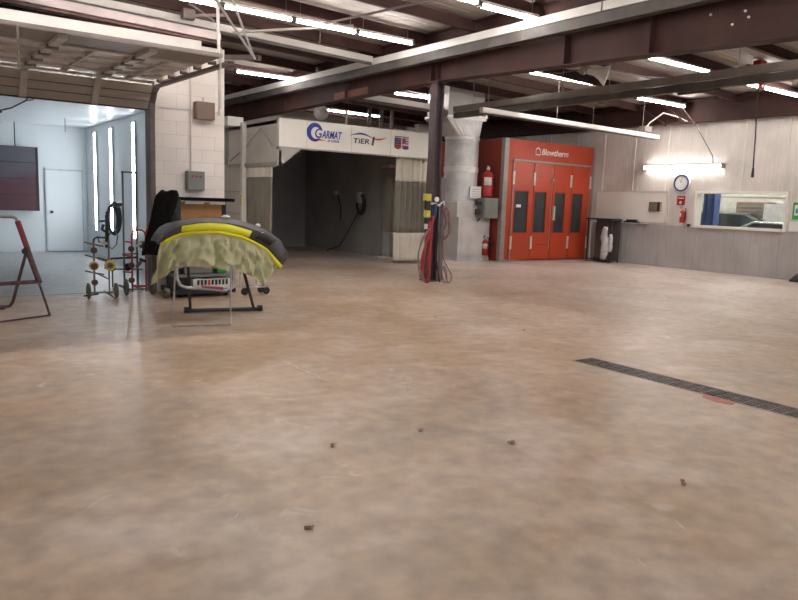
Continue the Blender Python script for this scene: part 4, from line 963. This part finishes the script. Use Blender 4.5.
hose('grey hose trailing in loops at the right foot of the column', [(8.52,10.5,.8),(8.54,10.46,.45),(8.61,10.38,.30),(8.66,10.34,.12),(8.62,10.33,.03),(8.5,10.36,.03),(8.42,10.36,.2),(8.5,10.38,.32),(8.58,10.4,.2),(8.58,10.36,.03)], .007, 'hosepink', 2, 6)
hose('dark blue hose running down the front face of the column', [(8.42,10.54,1.2),(8.46,10.52,.9),(8.43,10.5,.5),(8.48,10.5,.1),(8.5,10.45,.03)], .016, 'black', 1, 7)

# ------------------------------------------------------------ right wall fittings
t = thing('wall_clock', 'round white wall clock with a blue rim on the right wall', 'clock', (XR,11.1,2.17))
cy, cz = 11.1, 2.275
MB().torus((XR-.045,cy,cz), (1,0,0), .205, .024, 32, 8).build('rim', 'blueg', t, True)
MB().torus((XR-.03,cy,cz), (1,0,0), .235, .02, 32, 8).build('outer_ring', 'logowhite', t, True)
MB().cyl((XR,cy,cz), (XR-.04,cy,cz), .20, n=32).build('face', 'logowhite', t)
MB().bar((XR-.046,cy,cz), (XR-.046,cy+.05,cz+.08), .012, .003, (1,0,0)).build('hour_hand', 'grey', t)
MB().bar((XR-.048,cy,cz), (XR-.048,cy-.02,cz+.13), .008, .003, (1,0,0)).build('minute_hand', 'grey', t)
for k in range(12):
    a = k*PI/6; MB().bar((XR-.043,cy+.14*math.sin(a),cz+.14*math.cos(a)), (XR-.043,cy+.16*math.sin(a),cz+.16*math.cos(a)), .006, .003, (1,0,0)).build('hour_mark', 'railgrey', t)
t = thing('wall_sign', 'small red sign with a white symbol under the clock', 'sign', (XR,11.08,1.67))
MB().box(XR-.012, XR-.002, 10.97, 11.2, 1.69, 1.93).build('plate', 'ext', t)
MB().box(XR-.016, XR-.012, 11.07, 11.12, 1.72, 1.80).box(XR-.016, XR-.012, 11.05, 11.14, 1.75, 1.77).build('symbol', 'logowhite', t)
MB().box(XR-.016, XR-.012, 11.0, 11.17, 1.86, 1.89).build('caption_bar', 'hinge', t)
o = MB().box(XR-.06, XR, 10.75, 10.82, 1.13, 1.20).build('outlet_cover', 'black'); tag(o, 'tiny black socket at the left of the window sill', 'socket')
t = thing('wall_phone', 'dark box with a grey panel mounted on the beige recessed wall panel', 'wall unit', (XR,11.75,1.46))
MB().box(XR-.14, XR-.045, 11.62, 11.98, 1.50, 1.76).build('body', 'brownbox', t, bevel=.01)
MB().box(XR-.15, XR-.14, 11.72, 11.9, 1.54, 1.68).build('panel', 'grey', t)
MB().box(XR-.145, XR-.14, 11.63, 11.70, 1.50, 1.75).build('handset', 'black', t)
t = thing('notice_board_panel', 'large plain beige panel fixed to the wall between booth and clock', 'panel', (XR,12.7,1.18))
MB().box(XR-.045, XR-.018, 11.5, 13.85, 1.2, 2.03).build('panel', 'header', t)
MB().box(XR-.06, XR-.018, 11.48, 13.87, 2.03, 2.06).box(XR-.06, XR-.018, 11.46, 11.5, 1.2, 2.06).build('edge_trim', 'wall', t)
t = thing('tool_ledge', 'dark small tray lying on the ledge below the beige wall panel', 'tray', (XR-.1,12.5,1.16))
MB().box(XR-.16, XR-.045, 12.3, 12.75, 1.162, 1.20).box(XR-.14, XR-.06, 12.35, 12.68, 1.20, 1.25).build('tray_body', 'black', t, bevel=.005)
MB().box(XR-.17, XR-.046, 12.0, 12.8, 1.145, 1.161).build('bracket_shelf', 'poster', t)
t = thing('wall_poster', 'green-framed printed notice on the right wall at the right edge', 'poster', (XR,8.03,1.4))
MB().box(XR-.025, XR-.02, 7.72, 8.16, 1.43, 1.82).build('frame_sheet', 'green', t)
MB().box(XR-.03, XR-.025, 7.76, 8.12, 1.52, 1.76).build('sheet', 'poster', t)
MB().box(XR-.033, XR-.03, 7.80, 8.09, 1.57, 1.68).build('printed_block', 'paperblue', t)
o = MB().box(XR-.03, XR-.02, 7.75, 8.2, 1.16, 1.38).build('notice_sheet', 'poster'); tag(o, 'blank white sheet fixed below the green-framed notice', 'paper')
o = MB().hexa([(16.75,7.4,0),(16.98,7.4,0),(16.98,7.95,0),(16.75,7.95,0),(16.85,7.4,.32),(16.98,7.4,.32),(16.98,7.7,.30),(16.85,7.7,.30)]).build('rubbish_bag', 'black', bevel=.05); tag(o, 'black bag on the floor against the right wall at the right edge', 'bag')
# dark rack with crumpled plastic beside the booth
t = thing('filter_rack', 'dark open rack standing between the red booth and the grey wainscot', 'rack', (16.8,13.2,0))
for x in (16.55, 16.92):
    for y in (12.8, 13.62): MB().bar((x,y,0), (x,y,1.22), .03, .03).build('upright', 'darktube', t)
MB().box(16.5, 16.96, 12.77, 13.68, 1.21, 1.25).build('top', 'black', t)
MB().box(16.9, 16.93, 12.8, 13.62, .05, 1.2).build('back_panel', 'railgrey', t)
MB().box(16.55, 16.9, 12.8, 13.62, .05, .08).build('shelf', 'black', t)
MB().bar((16.52,13.5,.08), (16.52,13.52,1.15), .02, .02).bar((16.52,13.5,1.15), (16.52,13.3,1.16), .02, .02).build('trim_wire', 'galvlight', t)
rows = []
for k in range(14):
    f = k/13; z = 1.02-.93*f; r = []
    for i in range(19):
        a = 2*PI*(i%18)/18; q = 1+.2*math.sin(3*a+9*f)+.12*math.sin(7*a-14*f)
        w_ = .055+.05*math.sin(f*PI)+.02*f
        r.append((16.46+w_*.6*math.cos(a)*q, 12.93+w_*math.sin(a)*q+.02*math.sin(f*7), z))
    rows.append(r)
o = MB().grid(rows, .003).build('plastic_sheet', 'plastic', smooth=True); tag(o, 'long crumpled clear plastic hanging from the front of the dark rack', 'plastic sheet')
rows = [[(16.47+.03*math.cos(2*PI*(i%12)/12), 12.74+(.03+.055*math.sin((k/9)*PI*.9))*math.sin(2*PI*(i%12)/12)*(1+.2*math.sin(k)), .82-.5*k/9) for i in range(13)] for k in range(10)]
o = MB().grid(rows, .003).build('plastic_bag', 'plastic', smooth=True); tag(o, 'smaller bulging clear bag hanging at the right corner of the dark rack', 'plastic bag')

# ------------------------------------------------------------ under the roof
def horn(label, x, y, z, a):
    t = thing('ceiling_speaker', label, 'loudspeaker', (0,0,0), 'horn speakers under the roof')
    MB().lathe([(.05,-.12),(.06,-.1),(.07,.05),(.12,.16),(.22,.30),(.225,.31),(.19,.29),(.05,.1),(0,.1)], (0,0,0), (0,-1,-.25), 24).build('horn', 'header', t, True)
    MB().lathe([(0,-.26),(.09,-.25),(.1,-.15),(.05,-.1)], (0,0,0), (0,-1,-.25), 16).build('driver', 'railmid', t, True)
    MB().bar((0,.05,.02), (0,.08,.28), .05, .02).build('bracket', 'railmid', t)
    t.location = (x,y,z); t.rotation_euler.z = a; return t
s1_ = horn('pale horn loudspeaker under the roof just right of the nearest tube light past the column', 11.75, 9.85, 4.27, .7)
s2_ = dup(s1_, (10.9,19.6,4.2), 'pale horn loudspeaker hung above the open prep booth header', -.5)
t = thing('hose_reel', 'red hose reel hanging from the roof near the right edge', 'hose reel', (13.95,7.6,4.0))
MB().box(13.9, 14.1, 7.52, 7.68, 4.36, 4.5).build('mount', 'ext', t)
MB().lathe([(0,-.06),(.17,-.06),(.17,-.045),(.1,-.04),(.1,.04),(.17,.045),(.17,.06),(0,.06)], (13.98,7.6,4.22), (.8,-.5,0), 22).build('drum', 'ext', t, True)
MB().bar((14.06,7.56,4.4), (14.06,7.54,3.95), .04, .1).build('arm', 'ext', t)
MB().lathe([(0,-.05),(.11,-.05),(.11,.05),(0,.05)], (13.78,7.68,4.3), (.8,-.5,0), 16).build('motor', 'hosered', t, True)
o = MB().tube([(14.0,7.58,4.05),(13.99,7.57,3.6),(14.0,7.54,3.0),(14.0,7.52,2.35)], .014, 8).build('drop_hose', 'rubber', smooth=True); tag(o, 'thin dark hose hanging down from the red reel in front of the right wall', 'hose')
MB().tube([(14.0,7.52,2.42),(14.0,7.52,2.24)], [.02,.03], 8).build('coupler', 'black', o, True)
# wires and struts under the roof
def wire(label, pts, r=.008, m='wire'):
    o = MB().tube(pts, r, 6).build('cable', m, smooth=True); return tag(o, label, 'cable')
wire('black cable sagging from the horn speaker to the tube light near the column', [(11.7,9.9,4.35),(11.2,10.2,4.22),(10.6,10.6,4.2),(10.0,11.0,4.3),(9.4,11.2,4.45)], .012)
wire('black cable looping under the roof right of the horn speaker', [(11.9,9.7,4.35),(12.8,9.3,4.24),(13.6,9.2,4.3),(14.5,8.9,4.42)], .012)
wire('yellow cable along the roof above the white rail', [(7.0,6.4,4.5),(7.8,6.9,4.45),(8.3,7.1,4.55)], .014, 'yellow')
wire('yellow cable under the roof beyond the maroon beam at the right', [(11.6,7.3,4.42),(12.6,7.6,4.4),(13.3,7.7,4.42)], .014, 'yellow')
wire('dark wire slanting down across the top of the right wall to the wall light', [(16.9,11.2,4.3),(16.95,10.7,3.7),(16.98,10.2,2.95),(16.95,10.15,2.76)], .012)
for (a, b_), l in zip([((16.9,12.4,4.3),(16.95,11.6,3.78)),((16.9,11.7,4.32),(16.95,11.0,3.8))], ('left','right')):
    o = MB().bar(a, b_, .05, .05).build('eave_brace', 'maroon'); tag(o, 'short maroon brace at the top of the right wall, %s one of the pair' % l, 'brace')
o = MB().bar((6.7,10.95,4.52), (5.0,12.2,4.35), .04, .04).build('roof_brace', 'railmid'); tag(o, 'thin grey strut crossing above the white cross rail left of the beam', 'strut')
o = MB().bar((7.0,8.6,4.6), (6.1,10.9,4.45), .03, .03).build('roof_brace', 'trackdark'); tag(o, 'thin dark strut hanging down to the long row of tube lights', 'strut')
t = thing('rail_trolley', 'dark bracket assembly above the white cross rail behind the lights', 'bracket', (4.3,12.2,4.5))
MB().bar((4.2,12.3,4.5), (4.9,12.2,4.62), .05, .05).bar((4.25,12.3,4.72), (4.7,12.3,4.5), .04, .04).build('arm', 'trackdark', t)
MB().box(4.15, 4.35, 12.25, 12.4, 4.46, 4.62).build('clamp', 'trackdark', t)

# ------------------------------------------------------------ floor drain and litter
t = thing('floor_drain', 'long narrow steel grate drain set in the concrete at the right', 'floor drain', (5.58,1.5,0))
MB().box(5.43, 5.445, -2.5, 4.55, -.05, .002).box(5.715, 5.73, -2.5, 4.55, -.05, .002).box(5.445, 5.715, 4.53, 4.55, -.05, .002).build('frame', 'grate', t)
MB().box(5.43, 5.73, -2.5, 4.55, -.15, -.12).build('channel', 'drain', t)
y = 4.53; k = 0
while y > -2.4:
    mb = MB(); L_ = 1.0 if k else 1.45
    y0 = y-L_+.01
    for x in (5.45, 5.50, 5.55, 5.60, 5.65, 5.70): mb.box(x, x+.014, y0, y-.01, -.03, -.001)
    yy = y-.012
    while yy > y0: mb.box(5.45, 5.714, yy-.01, yy, -.028, -.003); yy -= .11
    mb.build('grate_section', 'grate', t); y -= L_; k += 1
def leaf(x, y, s, a, m, label, cat='leaf', seed=0):
    random.seed(seed); mb = MB(); pts = []
    for i in range(10):
        q = 2*PI*i/10; r = .85*s*(1+.5*random.uniform(-1,1))
        pts.append((x+r*math.cos(q+a), y+.55*r*math.sin(q+a)+.4*r*math.cos(q), .004+.012*random.random()))
    mb.prism(pts, (0,0,.003)); o = mb.build('dry_leaf' if cat == 'leaf' else 'paper_scrap', m); tag(o, label, cat, 'litter on the concrete floor'); return o
leaf(2.13,3.60,.028,.3,'leaf','dark leaf scrap on the floor, upper of the two left of centre',seed=1)
leaf(2.78,3.56,.022,.9,'leaf','small brown leaf scrap on the floor below the picture centre',seed=2)
leaf(3.13,3.07,.030,1.2,'leaf','brown leaf on the floor right of centre with a pale scrap beside it',seed=3)
leaf(3.16,3.12,.018,.2,'chalk','pale scrap touching the brown leaf right of centre','scrap',seed=9)
leaf(1.48,2.70,.026,.5,'leaf','rust brown leaf on the floor, lowest of all in the picture',seed=4)
leaf(3.51,2.10,.028,.4,'leaf','brown curled leaf on the floor at the lower right',seed=5)
leaf(5.55,3.28,.040,.4,'leaf','brown leaf lying on the drain grate',seed=6)
leaf(6.2,5.98,.035,.4,'leaf','tiny dark leaf on the floor beyond the drain',seed=7)
leaf(3.32,4.44,.02,.4,'chalk','tiny pale scrap at the centre of the floor','scrap',seed=10)
leaf(5.8,7.2,.03,.4,'leaf','faint leaf scrap on the floor toward the column',seed=12)
leaf(1.25,2.98,.014,.4,'chalk','tiny white scrap on the floor at the lower left','scrap',seed=13)
random.seed(21)
crk = [(2.892+i*-0.0003+random.uniform(-.015,.015), 5.817+i*-0.0638+random.uniform(-.015,.015)) for i in range(14)]
mb = MB()
for a, b_ in zip(crk, crk[1:]): mb.bar((*a,.0005), (*b_,.0005), .012, .002)
o = mb.build('floor_crack', 'plastermark'); tag(o, 'thin pale filled crack in the concrete left of the picture centre', 'crack')
o = MB().prism([(5.30,2.95,.001),(5.34,3.10,.001),(5.43,3.14,.001),(5.43,2.86,.001),(5.34,2.84,.001)], (0,0,.002)).build('floor_marking', 'pink'); tag(o, 'faded red painted patch on the floor edge beside the drain', 'marking')

# ------------------------------------------------------------ the shop beyond the window
wall('wall_next_shop', 'cream', (22.8, 23, 4, 18, 0, 3.4), (17.25, 23, 18, 18.2, 0, 3.4), (17.25, 23, 3.8, 4, 0, 3.4))
wall('ceiling_next_shop', 'cream', (17.25, 23, 3.8, 18.2, 3.4, 3.5))
wall('floor_next_shop', 'floor_bay', (17.25, 23, 3.8, 18.2, -.2, 0))
t = thing('lift_post', 'blue vehicle lift post seen through the window at its left', 'lift post', (19,11.33,0))
MB().box(18.9, 19.2, 11.16, 11.5, 0.03, 3.0).build('post', 'blue', t, bevel=.01)
MB().box(18.88, 18.9, 11.22, 11.26, .3, 2.9).box(18.88, 18.9, 11.4, 11.44, .3, 2.9).build('guide_strip', 'blueg', t)
MB().box(18.8, 19.3, 11.0, 11.7, 0, .03).build('base_plate', 'blueg', t)
MB().box(18.85, 19.2, 11.1, 11.6, .9, 1.15).build('carriage', 'blueg', t)
def car(label, m, loc, rz, hood=None, lift=0):
    t = thing('parked_car', label, 'car', (0,0,0))
    prof = [(-2.2,.35),(-2.25,.65),(-2.15,.88),(-1.3,.98),(-.55,1.42),(.9,1.44),(1.75,1.0),(2.1,.92),(2.15,.6),(2.1,.35)]
    o = MB().prism([(x,-.85,z) for x, z in prof], (0,1.7,0)).build('body', m, t, bevel=.08)
    MB().prism([(-1.2,-.865,.98),(-.5,-.865,1.36),(.85,-.865,1.38),(1.5,-.865,1.0)], (0,1.73,0)).build('side_window', 'winglass', t)
    MB().prism([(-1.33,-.68,1.0),(-.62,-.68,1.425),(-.58,-.68,1.38),(-1.25,-.68,.98)], (0,1.36,0)).build('windscreen', 'winglass', t)
    if hood: MB().prism([(-2.0,-.7,.93),(-1.35,-.7,1.0),(-1.35,-.7,1.02),(-2.0,-.7,.95)], (0,1.4,0)).build('hood_stripe', hood, t)
    for x in (-1.4, 1.35):
        for y in (-.86, .86): MB().lathe([(.1,-.1),(.3,-.1),(.33,-.06),(.33,.06),(.3,.1),(.1,.1)], (x,y,.33), (0,1,0), 20).build('wheel', 'rubber', t, True)
    for y in (-.6, .6): MB().box(-2.24, -2.15, y-.18, y+.18, .62, .78).build('headlight', 'logowhite', t, bevel=.03)
    t.location = (*loc, lift); t.rotation_euler.z = rz; return t
car('dark green car with a lime hood behind the blue post, seen through the window', 'carg', (21.6,12.1), 1.9, 'cary', .12)
_c = car('silver car whose roof shows along the bottom of the window', 'cars', (18.75,8.6), PI/2); _c.scale.z = .93
car('dark car partly hidden behind the blue post, seen at the window left edge', 'carg', (21,15.3), .3, None, .2)
t = thing('parts_cabinet', 'tall dark louvred cabinet behind the cars, seen through the window', 'cabinet', (22.4,11.7,0))
MB().box(22.2, 22.75, 11.35, 12.35, 0, 1.9).build('body', 'brownbox', t)
for k in range(8): MB().box(22.17, 22.2, 11.4, 12.3, .9+k*.12, .95+k*.12).build('louvre', 'grey', t)
o = MB().box(21.9, 21.96, 9.9, 11.3, 0, 1.85).build('partition_panel', 'galvlight'); tag(o, 'pale screen panel at the right side of the view through the window', 'screen')
o = MB().bar((21.0,9.0,2.0), (21.0,14.0,2.02), .04, .04).build('overhead_bar', 'grey'); tag(o, 'thin grey bar running across the room beyond the window', 'bar')
MB().bar((21.0,9.1,2.0), (21.0,9.1,3.4), .03, .03).bar((21.0,13.9,2.0), (21.0,13.9,3.4), .03, .03).build('drop_rod', 'grey', o)
t = thing('unit_heater', 'dark tapered heater hung from the ceiling beyond the window at its right', 'heater', (21,10.6,2.1))
MB().hexa([(20.8,10.45,2.12),(21.1,10.45,2.12),(21.1,10.85,2.12),(20.8,10.85,2.12),(20.7,10.2,2.35),(21.2,10.2,2.35),(21.2,11.0,2.35),(20.7,11.0,2.35)]).build('hood', 'brownbox', t)
MB().cyl((20.95,10.6,2.35), (20.95,10.6,3.4), .1, n=10).build('flue', 'galv', t)
for nx, ny, nl in ((19.6,10.2,'nearest'),(19,7,'rightmost'),(20,14.5,'leftmost'),(21.8,9.2,'farthest right'),(21.8,12.8,'farthest left')):  # unseen tubes added to brighten the shop behind the glass
  t = thing('fluorescent_light', 'unseen tube added to brighten the room beyond the window, the %s one' % nl, 'ceiling light', (nx,ny,3.25))
  MB().box(nx-.05, nx+.05, ny-1.2, ny+1.2, 3.31, 3.4).build('housing', 'white', t); MB().cyl((nx,ny-1.2,3.27), (nx,ny+1.2,3.27), .06, n=10).build('tube', 'tube', t, True)
